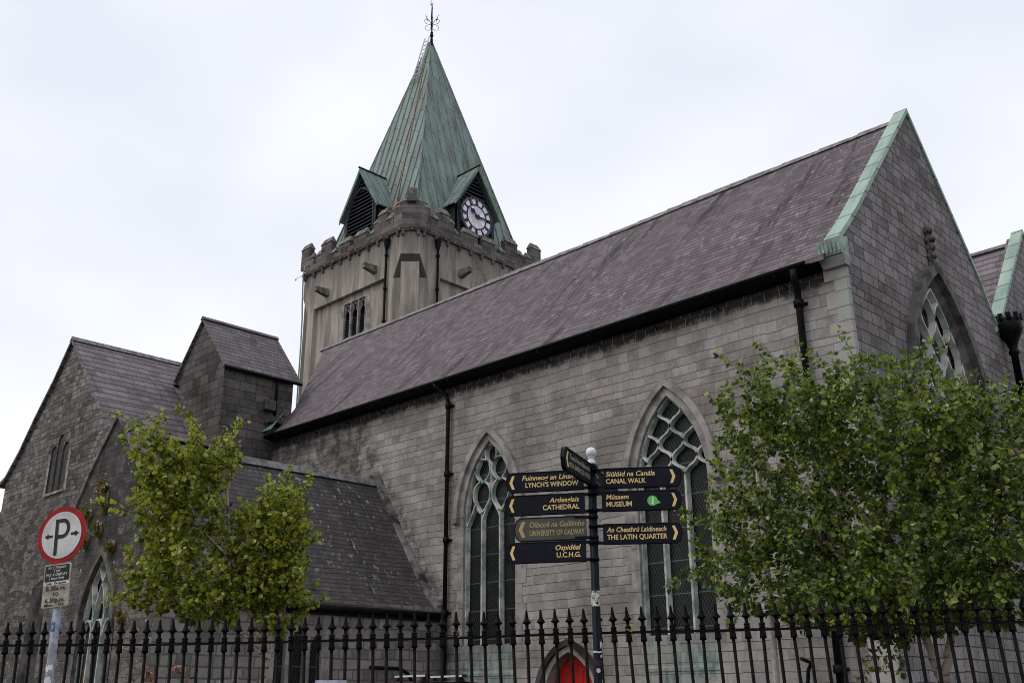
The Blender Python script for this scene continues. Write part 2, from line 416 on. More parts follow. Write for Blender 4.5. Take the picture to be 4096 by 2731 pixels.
M['slate_turret'] = slate('turret slate', (0.075, 0.064, 0.069), (0.175, 0.152, 0.158), 0.25, 0.42, 0.5, 0.5, lichen=0.3)
M['slate_porch'] = slate('dark porch slate', (0.042, 0.036, 0.036), (0.088, 0.078, 0.076), 0.165, 0.24, 0.75, 0.75)
M['spire'] = copper('verdigris spire copper', (0.200, 0.282, 0.245), (0.145, 0.148, 0.148), 0.56, 1.7, (0.05, 0.045, 0.048), streak=0.9, bend=0.22, jl=0.035)
M['coping'] = copper('bright verdigris copper', (0.365, 0.475, 0.39), (0.21, 0.305, 0.26), 40.0, 0.92, (0.03, 0.035, 0.03), 0.95, 0.05, bend=4.0)
M['kneeler'] = plain('stained kneeler copper', (0.31, 0.40, 0.345), 0.8, 0.15, 3.0, 0.25, c2=(0.20, 0.23, 0.205), bump=0.3)
M['ridge'] = plain('grey ridge tile', (0.20, 0.19, 0.19), 0.8, 0.25, 4.0, 0.3, bump=0.2)
M['render'] = render_wall('streaked tower render', (0.42, 0.378, 0.325), (0.20, 0.178, 0.155))
M['soffit'] = plain('shade-toned soffit render', (0.075, 0.068, 0.060), 0.9, 0.15, 4.0, 0.1)  # underside shade of the overhanging tower corners, put into the colour
M['iron'] = plain('black painted iron', (0.0055, 0.0053, 0.0053), 0.5, 0.3, 9.0, 0.07, bump=0.25)
M['iron_pipe'] = plain('black cast iron pipe', (0.0065, 0.007, 0.0075), 0.5, 0.35, 8.0, 0.09)
M['black'] = plain('black void', (0.006, 0.006, 0.006), 0.9, 0.1, 3.0, 0.0)
M['louvre'] = plain('dark blue painted timber', (0.034, 0.039, 0.054), 0.6, 0.3, 6.0, 0.15)
M['glass'] = lattice_glass('leaded window glass', 0.095, 0.16, 0.007, (0.006, 0.0085, 0.0075), (0.075, 0.08, 0.076))
M['glass_dark'] = lattice_glass('dim leaded glass', 0.11, 0.19, 0.010, (0.014, 0.018, 0.016), (0.11, 0.115, 0.10))
M['tglass'] = plain('dusty dark green glass', (0.028, 0.036, 0.032), 0.35, 0.35, 3.0, 0.3)
M['board'] = plain('dark slate boarding', (0.075, 0.069, 0.066), 0.85, 0.15, 5.0, 0.05)
M['brown'] = plain('brown board', (0.075, 0.048, 0.032), 0.8, 0.2, 5.0, 0.2)
M['red'] = plain('red painted door', (0.42, 0.012, 0.008), 0.55, 0.12, 3.0, 0.3)
M['navy'] = plain('navy black sign enamel', (0.0045, 0.006, 0.0115), 0.42, 0.25, 7.0, 0.09)
def enamel():
    t = NT('scuffed sign enamel')
    p = t.pos(); x, y, z = t.sep(p)
    a = t.noise(p, 14.0, 5.0, 0.7)
    col = t.mix(t.step(a, 0.42, 0.7), (0.004, 0.0055, 0.011), (0.009, 0.011, 0.018))
    scr = t.noise(t.vec(t.math('MULTIPLY', x, 60.0), t.math('MULTIPLY', y, 60.0), t.math('MULTIPLY', z, 14.0)), 1.0, 3.0, 0.6)
    col = t.mix(t.math('MULTIPLY', t.step(scr, 0.72, 0.80), 0.6), col, (0.16, 0.16, 0.16))
    rust = t.noise(p, 9.0, 4.0, 0.7)
    col = t.mix(t.math('MULTIPLY', t.step(rust, 0.70, 0.76), 0.5), col, (0.06, 0.025, 0.01))
    return t.done(col, t.math('MULTIPLY_ADD', a, 0.3, 0.28), 0.12)
M['arm'] = enamel()
M['faded'] = plain('sun faded sign film', (0.058, 0.052, 0.046), 0.5, 0.12, 5.0, 0.4)
M['gold'] = plain('gold sign lettering', (0.74, 0.53, 0.235), 0.5, 0.05, 5.0, 0.3)
M['dullgold'] = plain('faded gold lettering', (0.38, 0.29, 0.12), 0.5, 0.06, 5.0, 0.3)
M['pale_letter'] = plain('weathered pale lettering', (0.36, 0.32, 0.23), 0.5, 0.1, 5.0, 0.3)
M['white'] = plain('white paint', (0.74, 0.73, 0.74), 0.5, 0.06, 5.0, 0.35, c2=(0.56, 0.55, 0.56))
M['sticker'] = plain('torn paper sticker', (0.60, 0.59, 0.54), 0.7, 0.1, 42.0, 0.2, c2=(0.03, 0.03, 0.02))
M['pink'] = plain('pink sticker', (0.60, 0.42, 0.50), 0.6, 0.03, 5.0, 0.2)
M['blue'] = plain('blue sticker', (0.03, 0.13, 0.40), 0.5, 0.1, 15.0, 0.3)
M['green_badge'] = plain('green badge', (0.13, 0.48, 0.10), 0.5, 0.04, 5.0, 0.3)
M['galv'] = plain('galvanised steel', (0.24, 0.25, 0.28), 0.5, 0.22, 14.0, 0.4, metal=0.2)
M['signred'] = plain('red sign ring', (0.30, 0.008, 0.010), 0.5, 0.12, 8.0, 0.2)
M['signwhite'] = plain('dirty white sign face', (0.58, 0.57, 0.575), 0.5, 0.05, 4.0, 0.3, c2=(0.47, 0.45, 0.42))
M['plate'] = plain('grimy sign plate', (0.40, 0.36, 0.30), 0.6, 0.1, 7.0, 0.3, c2=(0.25, 0.215, 0.165))
M['signblack'] = plain('sign black', (0.012, 0.012, 0.012), 0.5, 0.1, 8.0, 0.3)
M['clockwhite'] = plain('opal clock glass', (0.90, 0.91, 0.91), 0.35, 0.03, 1.6, 0.4, c2=(0.82, 0.77, 0.68))
M['clocklilac'] = plain('lilac clock glass', (0.76, 0.68, 0.84), 0.35, 0.06, 1.3, 0.4)
M['clockbits'] = plain('silvery clock glass', (0.74, 0.76, 0.80), 0.35, 0.08, 2.0, 0.4)
M['alu'] = plain('aluminium', (0.62, 0.63, 0.65), 0.4, 0.08, 9.0, 0.5)
M['strap'] = plain('bare copper strap', (0.33, 0.15, 0.09), 0.55, 0.2, 6.0, 0.4)
M['orange'] = plain('orange copper flashing', (0.42, 0.10, 0.04), 0.5, 0.2, 9.0, 0.4)
M['verdi'] = plain('pale green strap', (0.24, 0.36, 0.31), 0.7, 0.15, 5.0, 0.3)
M['bulb'] = plain('red lamp bulb', (0.50, 0.07, 0.06), 0.25, 0.1, 9.0, 0.5)
M['carred'] = plain('dark maroon car paint', (0.030, 0.008, 0.009), 0.25, 0.1, 4.0, 0.5)
M['carglass'] = plain('dark car glass', (0.01, 0.012, 0.014), 0.08, 0.1, 4.0, 0.5)
M['rubber'] = plain('black rubber', (0.012, 0.012, 0.012), 0.8, 0.2, 9.0, 0.2)
M['solar'] = plain('solar cells', (0.10, 0.095, 0.14), 0.15, 0.1, 6.0, 0.5)
M['timber'] = plain('bleached timber stake', (0.62, 0.58, 0.54), 0.85, 0.12, 20.0, 0.2, bump=0.3)
M['asphalt'] = plain('asphalt ground', (0.055, 0.054, 0.052), 0.9, 0.2, 3.0, 0.2, bump=0.3)
M['plinth'] = M['rubble']
M['flower'] = plain('dried pink flowers', (0.38, 0.20, 0.15), 0.8, 0.2, 30.0, 0.2)
M['flower_pale'] = plain('cream flowers', (0.52, 0.50, 0.38), 0.8, 0.15, 30.0, 0.2)
M['stem'] = plain('green stems', (0.07, 0.10, 0.03), 0.7, 0.2, 9.0, 0.2)
M['moss'] = leaf_mat('moss tufts', [(0.0, (0.06, 0.055, 0.012)), (0.5, (0.14, 0.11, 0.02)), (1.0, (0.22, 0.12, 0.02))])
M['lichen'] = plain('yellow lichen', (0.36, 0.24, 0.03), 0.9, 0.2, 20.0, 0.1)
M['house'] = plain('blue grey distant render', (0.10, 0.125, 0.16), 0.9, 0.1, 1.0, 0.2)
M['leafR'] = leaf_mat('dark green leaves', [(0.0, (0.022, 0.044, 0.010)), (0.30, (0.060, 0.098, 0.020)), (0.60, (0.125, 0.178, 0.032)), (0.86, (0.23, 0.27, 0.045)), (1.0, (0.36, 0.32, 0.07))])
M['leafL'] = leaf_mat('yellow green leaves', [(0.0, (0.036, 0.062, 0.010)), (0.25, (0.105, 0.145, 0.015)), (0.55, (0.25, 0.275, 0.026)), (0.9, (0.37, 0.35, 0.04)), (1.0, (0.45, 0.35, 0.07))])
M['bark'] = bark_mat('pale birch bark', (0.40, 0.33, 0.27), (0.10, 0.07, 0.048), 0.5)
M['twig'] = plain('brown twigs', (0.055, 0.04, 0.028), 0.8, 0.2, 9.0, 0.2)

# ------------------------------------------------------------------ mesh helpers
class MB:
    """collects faces (each with a material slot) and links them as ONE mesh object"""
    def __init__(s): s.v, s.f, s.mi, s.sm = [], [], [], []
    def face(s, pts, mi=0, smooth=False):
        i = len(s.v); s.v += [Vector(p) for p in pts]
        s.f.append(tuple(range(i, i + len(pts)))); s.mi.append(mi); s.sm.append(smooth)
    def hull(s, a, b, mi=0, caps=True, smooth=False):
        """side walls between two point loops of equal length, with caps"""
        n = len(a); i = len(s.v); s.v += [Vector(p) for p in a] + [Vector(p) for p in b]
        for k in range(n):
            j = (k + 1) % n
            s.f.append((i + k, i + j, i + n + j, i + n + k)); s.mi.append(mi); s.sm.append(smooth)
        if caps:
            for base, rev in ((i, True), (i + n, False)):
                idx = list(range(base, base + n))
                pts = [s.v[q] for q in idx]
                if n <= 4:
                    s.f.append(tuple(reversed(idx) if rev else idx)); s.mi.append(mi); s.sm.append(False)
                else:
                    for tr in tessellate_polygon([pts]):
                        s.f.append(tuple(idx[q] for q in tr)); s.mi.append(mi); s.sm.append(False)
    def prism(s, poly, ext, mi=0):
        ext = Vector(ext); s.hull([Vector(p) for p in poly], [Vector(p) + ext for p in poly], mi)
    def box(s, x0, x1, y0, y1, z0, z1, mi=0):
        s.hull([(x0, y0, z0), (x1, y0, z0), (x1, y1, z0), (x0, y1, z0)], [(x0, y0, z1), (x1, y0, z1), (x1, y1, z1), (x0, y1, z1)], mi)
    def tube(s, pts, rad, n=8, mi=0, cap=True):
        pts = [Vector(p) for p in pts]
        if not isinstance(rad, (list, tuple)): rad = [rad] * len(pts)
        ref = None; rings = []
        for k, p in enumerate(pts):
            d = (pts[min(k + 1, len(pts) - 1)] - pts[max(k - 1, 0)])
            if d.length < 1e-9: d = Vector((0, 0, 1))
            d.normalize()
            if ref is None:
                ref = Vector((0, 0, 1)).cross(d) if abs(d.z) < 0.9 else Vector((1, 0, 0)).cross(d)
            ref = (ref - d * ref.dot(d))
            if ref.length < 1e-6: ref = d.orthogonal()
            ref.normalize(); b = d.cross(ref)
            rings.append([p + (ref * math.cos(2 * math.pi * q / n) + b * math.sin(2 * math.pi * q / n)) * rad[k] for q in range(n)])
        i = len(s.v)
        for r_ in rings: s.v += r_
        for k in range(len(rings) - 1):
            for q in range(n):
                j = (q + 1) % n
                s.f.append((i + k * n + q, i + k * n + j, i + (k + 1) * n + j, i + (k + 1) * n + q)); s.mi.append(mi); s.sm.append(True)
        if cap:
            s.f.append(tuple(reversed(range(i, i + n)))); s.mi.append(mi); s.sm.append(False)
            e = i + (len(rings) - 1) * n
            s.f.append(tuple(range(e, e + n))); s.mi.append(mi); s.sm.append(False)
    def lathe(s, prof, c=(0, 0, 0), n=12, mi=0, axis=None, sx=1.0):
        """profile of (radius, height) turned about z"""
        c = Vector(c); i = len(s.v)
        for r_, h in prof:
            for q in range(n):
                a = 2 * math.pi * q / n
                s.v.append(c + Vector((r_ * math.cos(a) * sx, r_ * math.sin(a), h)))
        for k in range(len(prof) - 1):
            for q in range(n):
                j = (q + 1) % n
                s.f.append((i + k * n + q, i + k * n + j, i + (k + 1) * n + j, i + (k + 1) * n + q)); s.mi.append(mi); s.sm.append(True)
    def bar(s, pts, nrm, w, d, mi=0, closed=False):
        """rectangular section swept along a line lying in a plane with normal nrm; front at +d"""
        nrm = Vector(nrm).normalized(); pts = [Vector(p) for p in pts]; L = len(pts); secs = []
        for k, p in enumerate(pts):
            a = pts[(k - 1) % L] if closed else pts[max(k - 1, 0)]
            b = pts[(k + 1) % L] if closed else pts[min(k + 1, L - 1)]
            t = (b - a).normalized(); o = nrm.cross(t).normalized()
            secs.append([p - o * w / 2, p + o * w / 2, p + o * w / 4 + nrm * d, p - o * w / 4 + nrm * d])
        i = len(s.v)
        for q in secs: s.v += q
        rng = range(L) if closed else range(L - 1)
        for k in rng:
            k2 = (k + 1) % L
            for q in range(4):
                j = (q + 1) % 4
                s.f.append((i + k * 4 + q, i + k2 * 4 + q, i + k2 * 4 + j, i + k * 4 + j)); s.mi.append(mi); s.sm.append(False)
        if not closed:
            s.f.append((i, i + 1, i + 2, i + 3)); s.mi.append(mi); s.sm.append(False)
            e = i + (L - 1) * 4
            s.f.append((e + 3, e + 2, e + 1, e)); s.mi.append(mi); s.sm.append(False)
    def holed(s, outer, holes, mi=0):
        pts = [Vector(p) for p in outer]
        for h in holes: pts += [Vector(p) for p in h]
        i = len(s.v); s.v += pts
        for tr in tessellate_polygon([[Vector(p) for p in outer]] + [[Vector(p) for p in h] for h in holes]):
            s.f.append(tuple(i + q for q in tr)); s.mi.append(mi); s.sm.append(False)
    def build(s, name, mats, parent=None, local=False):
        org = Vector((0, 0, 0)); p = None if local else parent
        while p is not None:
            org = org + p.location; p = p.parent
        me = bpy.data.meshes.new(name)
        me.from_pydata([v - org for v in s.v], [], s.f)
        if not isinstance(mats, (list, tuple)): mats = [mats]
        for m_ in mats: me.materials.append(m_)
        me.polygons.foreach_set('material_index', s.mi)
        me.polygons.foreach_set('use_smooth', s.sm)
        uvl = me.uv_layers.new(name='UVMap')
        me.update()
        for pl in me.polygons:
            n = pl.normal
            if abs(n.z) > 0.985: t, b = Vector((1, 0, 0)), Vector((0, 1, 0))
            else:
                t = Vector((-n.y, n.x, 0)).normalized(); b = n.cross(t)
            for li in pl.loop_indices:
                v = s.v[me.loops[li].vertex_index]
                uvl.data[li].uv = (v.dot(t), v.dot(b))
        o = bpy.data.objects.new(name, me)
        COL.objects.link(o)
        if parent is not None: o.parent = parent
        return o

def tag(o, label=None, cat=None, group=None, kind=None):
    if label: o['label'] = label
    if cat: o['category'] = cat
    if group: o['group'] = group
    if kind: o['kind'] = kind
    return o
def thing(name, loc, label, cat, group=None, rz=0.0):
    o = bpy.data.objects.new(name, None); o.empty_display_size = 0.3
    COL.objects.link(o); o.location = loc; o.rotation_euler = (0, 0, rz)
    return tag(o, label, cat, group)

class Fr:
    """frame on a wall plane: u along, v up, n outward"""
    def __init__(s, o, u, v, n): s.o, s.u, s.v, s.n = Vector(o), Vector(u), Vector(v), Vector(n)
    def __call__(s, u, v, n=0.0): return s.o + s.u * u + s.v * v + s.n * n
def south(y): return Fr((0, y, 0), (1, 0, 0), (0, 0, 1), (0, -1, 0))
def east(x): return Fr((x, 0, 0), (0, 1, 0), (0, 0, 1), (1, 0, 0))

def arch_arc(cu, a, spring, apex, n=12, off=0.0):
    """points of a two-centred arch from the right springing over the apex to the left"""
    r = apex - spring; Rr = (a * a + r * r) / (2 * a)
    pts = []
    th = math.acos(max(-1, min(1, (Rr - a) / Rr)))
    for k in range(n + 1):
        q = th * k / n
        pts.append((cu - (Rr - a) + (Rr + off) * math.cos(q), spring + (Rr + off) * math.sin(q)))
    if off:
        qq = math.acos((Rr - a) / (Rr + off)); pts = []
        for k in range(n + 1):
            q = qq * k / n
            pts.append((cu - (Rr - a) + (Rr + off) * math.cos(q), spring + (Rr + off) * math.sin(q)))
    return pts + [(2 * cu - x, z) for x, z in reversed(pts[:-1])]
def arch_open(cu, a, base, spring, apex, n=12):
    return [(cu - a, base), (cu + a, base)] + arch_arc(cu, a, spring, apex, n)
def inside_arch(u, v, cu, a, spring, apex):
    if v <= spring: return abs(u - cu) <= a
    r = apex - spring; Rr = (a * a + r * r) / (2 * a)
    return (abs(u - cu) + (Rr - a)) ** 2 + (v - spring) ** 2 <= Rr * Rr
def clip_runs(pts, test):
    runs, cur = [], []
    for p in pts:
        if test(p): cur.append(p)
        else:
            if len(cur) > 1: runs.append(cur)
            cur = []
    if len(cur) > 1: runs.append(cur)
    return runs
def reveal(mb, fr, loop, d0, d1, mi=0, loop2=None):
    l2 = loop2 or loop
    n = len(loop)
    for k in range(n):
        j = (k + 1) % n
        mb.face([fr(*loop[k], d0), fr(*loop[j], d0), fr(*l2[j], d1), fr(*l2[k], d1)], mi)
def fill(mb, fr, loop, d, mi=0):
    mb.holed([fr(u, v, d) for u, v in loop], [], mi)
def ring_band(mb, fr, inner, outer, d0, d1, mi=0):
    """open band between two polylines (front face plus outer and inner edges)"""
    for k in range(len(inner) - 1):
        mb.face([fr(*inner[k], d1), fr(*outer[k], d1), fr(*outer[k + 1], d1), fr(*inner[k + 1], d1)], mi)
        mb.face([fr(*outer[k], d0), fr(*outer[k + 1], d0), fr(*outer[k + 1], d1), fr(*outer[k], d1)], mi)
        mb.face([fr(*inner[k], d0), fr(*inner[k], d1), fr(*inner[k + 1], d1), fr(*inner[k + 1], d0)], mi)
    for k in (0, -1):
        mb.face([fr(*inner[k], d0), fr(*outer[k], d0), fr(*outer[k], d1), fr(*inner[k], d1)], mi)

def text_faces(body, size, shear=0.0, bold=0.0, sx=1.0, align='LEFT'):
    """triangles of a line of text, flat, as (verts, faces)"""
    cu = bpy.data.curves.new('txt', 'FONT')
    cu.body = body; cu.size = size; cu.shear = shear; cu.offset = bold; cu.align_x = align
    cu.fill_mode = 'FRONT'; cu.resolution_u = 3
    o = bpy.data.objects.new('txt', cu); COL.objects.link(o)
    bpy.context.view_layer.update()
    me = bpy.data.meshes.new_from_object(o.evaluated_get(bpy.context.evaluated_depsgraph_get()))
    v = [(q.co.x * sx, q.co.y) for q in me.vertices]; f = [tuple(p.vertices) for p in me.polygons]
    bpy.data.objects.remove(o); bpy.data.curves.remove(cu); bpy.data.meshes.remove(me)
    return v, f
def put_text(mb, fr, body, size, u, v, d, shear=0.0, bold=0.0, sx=1.0, align='LEFT', fit=None, mi=0, rot=0.0):
    tv, tf = text_faces(body, size, shear, bold, 1.0, align)
    if fit:
        xs = [p[0] for p in tv]; k = fit / (max(xs) - min(xs))
        x0 = min(xs) if align == 'LEFT' else (max(xs) if align == 'RIGHT' else (min(xs) + max(xs)) / 2)
        tv = [((p[0] - x0) * k, p[1]) for p in tv]
    else: tv = [(p[0] * sx, p[1]) for p in tv]
    c, s_ = math.cos(rot), math.sin(rot)
    i = len(mb.v)
    mb.v += [fr(u + p[0] * c - p[1] * s_, v + p[0] * s_ + p[1] * c, d) for p in tv]
    for f in tf:
        mb.f.append(tuple(i + q for q in f)); mb.mi.append(mi); mb.sm.append(False)

# ------------------------------------------------------------------ ground
g = MB(); g.face([(-600, -400, 0), (600, -400, 0), (600, 800, 0), (-600, 800, 0)])
tag(g.build('ground', M['asphalt']), kind='structure')

# ================================================================== the church
church = thing('church', (-20.5, 20, 0), 'grey stone church with purple slate roofs, pointed windows and a low porch', 'church')
XW, XE_ = -32.41, -8.98      # west and east ends of the aisle wall
W1 = dict(cu=-20.55, a=1.06, base=2.97, spring=6.6, apex=8.75)
W2 = dict(cu=-14.11, a=1.07, base=2.97, spring=6.6, apex=8.78)
DR = dict(cu=-17.58, a=0.86, base=0.0, spring=1.5, apex=2.68)

# --- long aisle wall
S20 = south(20.0)
wall = MB()
holes = [arch_open(**W1), arch_open(**W2), arch_open(DR['cu'], DR['a'], 0.02, DR['spring'], DR['apex'])]
wall.holed([S20(u, v) for u, v in [(XW - 0.2, 0), (XE_, 0), (XE_, 10.98), (XW - 0.2, 10.98)]], [[S20(*q) for q in h] for h in holes])
wall.build('aisle_wall', M['ashlar'], church)

def lancet_light_heads(mb, fr, w, style, d=-0.17, wd=0.075, dep=0.14):
    """tracery of one aisle window on frame fr; style 'oval' or 'net'"""
    cu, a, base, spring, apex = w['cu'], w['a'], w['base'], w['spring'], w['apex']
    ok = lambda p: inside_arch(p[0], p[1], cu, a - 0.0, spring, apex)
    P = lambda pts: [fr(u, v, d) for u, v in pts]
    inner = arch_open(cu, a - 0.03, base, spring, apex - 0.04)
    mb.bar(P(inner[1:-1] + [inner[-1], inner[0]]), fr.n, 0.09, dep, closed=False)
    if style == 'oval':
        for s_ in (-1, 1):
            x = cu + s_ * 0.37
            mb.bar(P([(x, base - 0.1), (x, 6.62)]), fr.n, wd * 1.25, dep)
        def tear(x, z, rx, rt_, rb, tail=0.0):
            pts = []
            for k in range(28):
                t = 2 * math.pi * k / 28
                c_, s2 = math.cos(t), math.sin(t)
                sh = 1.0 - 0.42 * max(0, -c_) ** 2.2
                pts.append((x + rx * s2 * sh, z + (rt_ if c_ > 0 else rb) * c_))
            return pts
        for x, z, rx, rt_, rb in ((-0.385, 7.22, 0.35, 0.38, 0.52), (0.385, 7.22, 0.35, 0.38, 0.52), (-0.345, 7.92, 0.31, 0.34, 0.36), (0.345, 7.92, 0.31, 0.34, 0.36), (0.0, 8.37, 0.23, 0.28, 0.30)):
            for run in clip_runs(tear(cu + x, z, rx, rt_, rb) + [tear(cu + x, z, rx, rt_, rb)[0]], ok):
                mb.bar(P(run), fr.n, wd, dep)
        mb.bar(P([(cu, 7.25), (cu, 8.1)]), fr.n, wd * 0.9, dep * 0.9)
        for s_ in (-1, 1):
            pts = [(cu + s_ * (0.40 + 0.22 * q), 6.66 + 0.24 * q * q) for q in [k / 6 for k in range(7)]]
            mb.bar(P(pts), fr.n, wd, dep)
            pts = [(cu + s_ * (0.66 + 0.40 * q), 7.0 - 0.72 * q ** 0.7 + 0.0) for q in [k / 8 for k in range(9)]]
            mb.bar(P(pts), fr.n, wd, dep)
            pts = [(cu + s_ * (0.37 * (1 - q)), 6.45 + 0.62 * q ** 0.8) for q in [k / 8 for k in range(9)]]
            mb.bar(P(pts), fr.n, wd * 0.9, dep * 0.9)
    else:
        ww, z0, hh = w['per'], w['z0'], w['h']
        n = w.get('n', 3)
        for i in range(-n, n):
            sg = 1 if i % 2 == 0 else -1
            pts = []
            for k in range(0, 81):
                z = z0 + (apex - z0) * k / 80
                c_ = math.cos(math.pi * (z - z0) / hh)
                c_ = math.copysign(abs(c_) ** 0.8, c_)
                pts.append((cu + ww / 4 + i * ww / 2 + sg * ww / 4 * c_, z))
            for run in clip_runs(pts, ok): mb.bar(P(run), fr.n, wd, dep)
        for m in w['mull']:
            mb.bar(P([(cu + m, base - 0.1), (cu + m, z0)]), fr.n, wd * 1.3, dep)

def church_window(fr, w, name, style, stone_m, hood_m, depth=0.24, hood=0.17, hoodp=0.12, stops=True, glass='glass', sill=True, wd=0.078, label=None):
    cu, a, base, spring, apex = w['cu'], w['a'], w['base'], w['spring'], w['apex']
    lp = arch_open(cu, a, base, spring, apex)
    mb = MB()
    reveal(mb, fr, lp, 0.004, -depth - 0.1, 0)
    # dressed jambs and arch a little proud of the wall
    jw = 0.26
    for s_ in (-1, 1):
        z = base
        k = 0
        while z < spring - 0.05:
            hh = min(0.52, spring - z)
            ext = jw + (0.16 if k % 2 else 0.0)
            x0, x1 = sorted((cu + s_ * a, cu + s_ * (a + ext)))
            mb.face([fr(x0, z, 0.012), fr(x1, z, 0.012), fr(x1, z + hh - 0.012, 0.012), fr(x0, z + hh - 0.012, 0.012)], 0)
            z += hh; k += 1
    inn = arch_arc(cu, a, spring, apex); out = arch_arc(cu, a, spring, apex, off=0.2)
    ring_band(mb, fr, inn, out, 0.0, 0.02, 0)
    f = mb.build(name, stone_m, church)
    if label: f['label'] = label
    h = MB()
    ring_band(h, fr, arch_arc(cu, a, spring, apex, off=0.2), arch_arc(cu, a, spring, apex, off=0.2 + hood), 0.0, hoodp, 0)
    if stops:
        for s_ in (-1, 1):
            x = cu + s_ * (a + 0.2 + hood / 2)
            h.hull([fr(x - hood * 0.75, spring - 0.02, 0.0), fr(x + hood * 0.75, spring - 0.02, 0.0), fr(x + hood * 0.75, spring - 0.02, hoodp + 0.05), fr(x - hood * 0.75, spring - 0.02, hoodp + 0.05)],
                   [fr(x - hood * 0.6, spring - 0.20, 0.0), fr(x + hood * 0.6, spring - 0.20, 0.0), fr(x + hood * 0.6, spring - 0.14, hoodp + 0.02), fr(x - hood * 0.6, spring - 0.14, hoodp + 0.02)])
    h.build('hood_mould', hood_m, f)
    t = MB(); lancet_light_heads(t, fr, w, style, -depth + 0.03, wd if style == 'oval' else wd * 1.15, depth * 0.6)
    t.build('tracery', M['tracery'] if glass == 'glass' else M['tracery_pale'], f)
    gl = MB(); fill(gl, fr, arch_open(cu, a + 0.02, base - 0.05, spring, apex + 0.02), -depth)
    gl.build('leaded_glass', M[glass], f)
    if sill:
        s_ = MB()
        s_.hull([fr(cu - a, base + 0.01, -depth - 0.05), fr(cu + a, base + 0.01, -depth - 0.05), fr(cu + a, base - 0.75, 0.02), fr(cu - a, base - 0.75, 0.02)],
                [fr(cu - a, base - 0.8, -depth - 0.05), fr(cu + a, base - 0.8, -depth - 0.05), fr(cu + a, base - 0.82, 0.02), fr(cu - a, base - 0.82, 0.02)])
        s_.build('sill', M['ashlar'], f)
    return f
M['sillstone'] = plain('green stained sill', (0.24, 0.235, 0.22), 0.9, 0.2, 2.2, 0.2, bump=0.3, c2=(0.10, 0.185, 0.15))
W2['per'], W2['z0'], W2['h'], W2['mull'] = 0.76, 6.72, 0.43, (-0.37, 0.37)
church_window(S20, W1, 'window', 'oval', M['dressed'], M['dressed'])
church_window(S20, W2, 'window', 'net', M['dressed'], M['dressed'])

# --- red door
dm = MB()
lp = arch_open(DR['cu'], DR['a'], 0.0, DR['spring'], DR['apex'])
reveal(dm, S20, lp, 0.004, -0.34)
inn = arch_arc(DR['cu'], DR['a'], DR['spring'], DR['apex'])
mid = arch_arc(DR['cu'], DR['a'], DR['spring'], DR['apex'], off=0.14)
inn, mid = [(inn[0][0], 0.0)] + inn + [(inn[-1][0], 0.0)], [(mid[0][0], 0.0)] + mid + [(mid[-1][0], 0.0)]
ring_band(dm, S20, inn, mid, 0.0, 0.05, 0)
door_s = dm.build('door_surround', M['dressed'], church)
dh = MB()
o1 = arch_arc(DR['cu'], DR['a'], DR['spring'], DR['apex'], off=0.15); o2 = arch_arc(DR['cu'], DR['a'], DR['spring'], DR['apex'], off=0.30)
o1, o2 = [(o1[0][0], 0.0)] + o1 + [(o1[-1][0], 0.0)], [(o2[0][0], 0.0)] + o2 + [(o2[-1][0], 0.0)]
ring_band(dh, S20, o1, o2, 0.0, 0.13)
dh.build('hood_mould', M['dark_pier'], door_s)
dd = MB()
fill(dd, S20, lp, -0.3)
for k in range(-3, 4):
    x = DR['cu'] + k * 0.2
    dd.bar([S20(x, 0.0, -0.3), S20(x, DR['spring'] + 0.95 * (1 - abs(k) / 4.2), -0.3)], S20.n, 0.03, 0.012)
o = dd.build('door', M['red'], church); o['label'] = 'bright red boarded door in pointed arch'

# --- east gable of the aisle
E9 = east(XE_)
GW = dict(cu=25.15, a=1.98, base=4.6, spring=8.2, apex=12.0, per=0.92, z0=8.3, h=0.86, mull=(-1.38, -0.46, 0.46, 1.38), n=6)
gp = [(19.98, 0), (30.0, 0), (30.0, 11.55), (29.53, 11.95), (28.87, 12.95), (25.15, 17.0), (21.0, 12.56), (20.35, 11.9), (19.98, 11.52)]
gm = MB()
gm.holed([E9(u, v) for u, v in gp], [[E9(*q) for q in arch_open(GW['cu'], GW['a'] + 0.28, GW['base'], GW['spring'], GW['apex'] + 0.12)]])
gm.build('gable_wall', M['gable'], church)
# splayed dark reveal down to the traceried opening
gf = MB()
A_ = arch_open(GW['cu'], GW['a'] + 0.28, GW['base'], GW['spring'], GW['apex'] + 0.12)
B_ = arch_open(GW['cu'], GW['a'] - 0.15, GW['base'], GW['spring'], GW['apex'] - 0.22)
reveal(gf, E9, A_, 0.004, -0.24, 0, B_)
gframe = gf.build('gable_window', M['dressed_dark'], church)
gh = MB()
ring_band(gh, E9, arch_arc(GW['cu'], GW['a'] + 0.28, GW['spring'], GW['apex'] + 0.12), arch_arc(GW['cu'], GW['a'] + 0.28, GW['spring'], GW['apex'] + 0.12, off=0.27), 0.0, 0.2)
gh.build('hood_mould', M['dressed_dark'], gframe)
gt = MB()
GW2 = dict(GW); GW2['a'] = GW['a'] - 0.15; GW2['apex'] = GW['apex'] - 0.22
lancet_light_heads(gt, E9, GW2, 'net', -0.24, 0.12, 0.16)
gt.build('tracery', M['tracery_pale'], gframe)
gg = MB(); fill(gg, E9, B_, -0.3); gg.build('leaded_glass', M['glass_dark'], gframe)
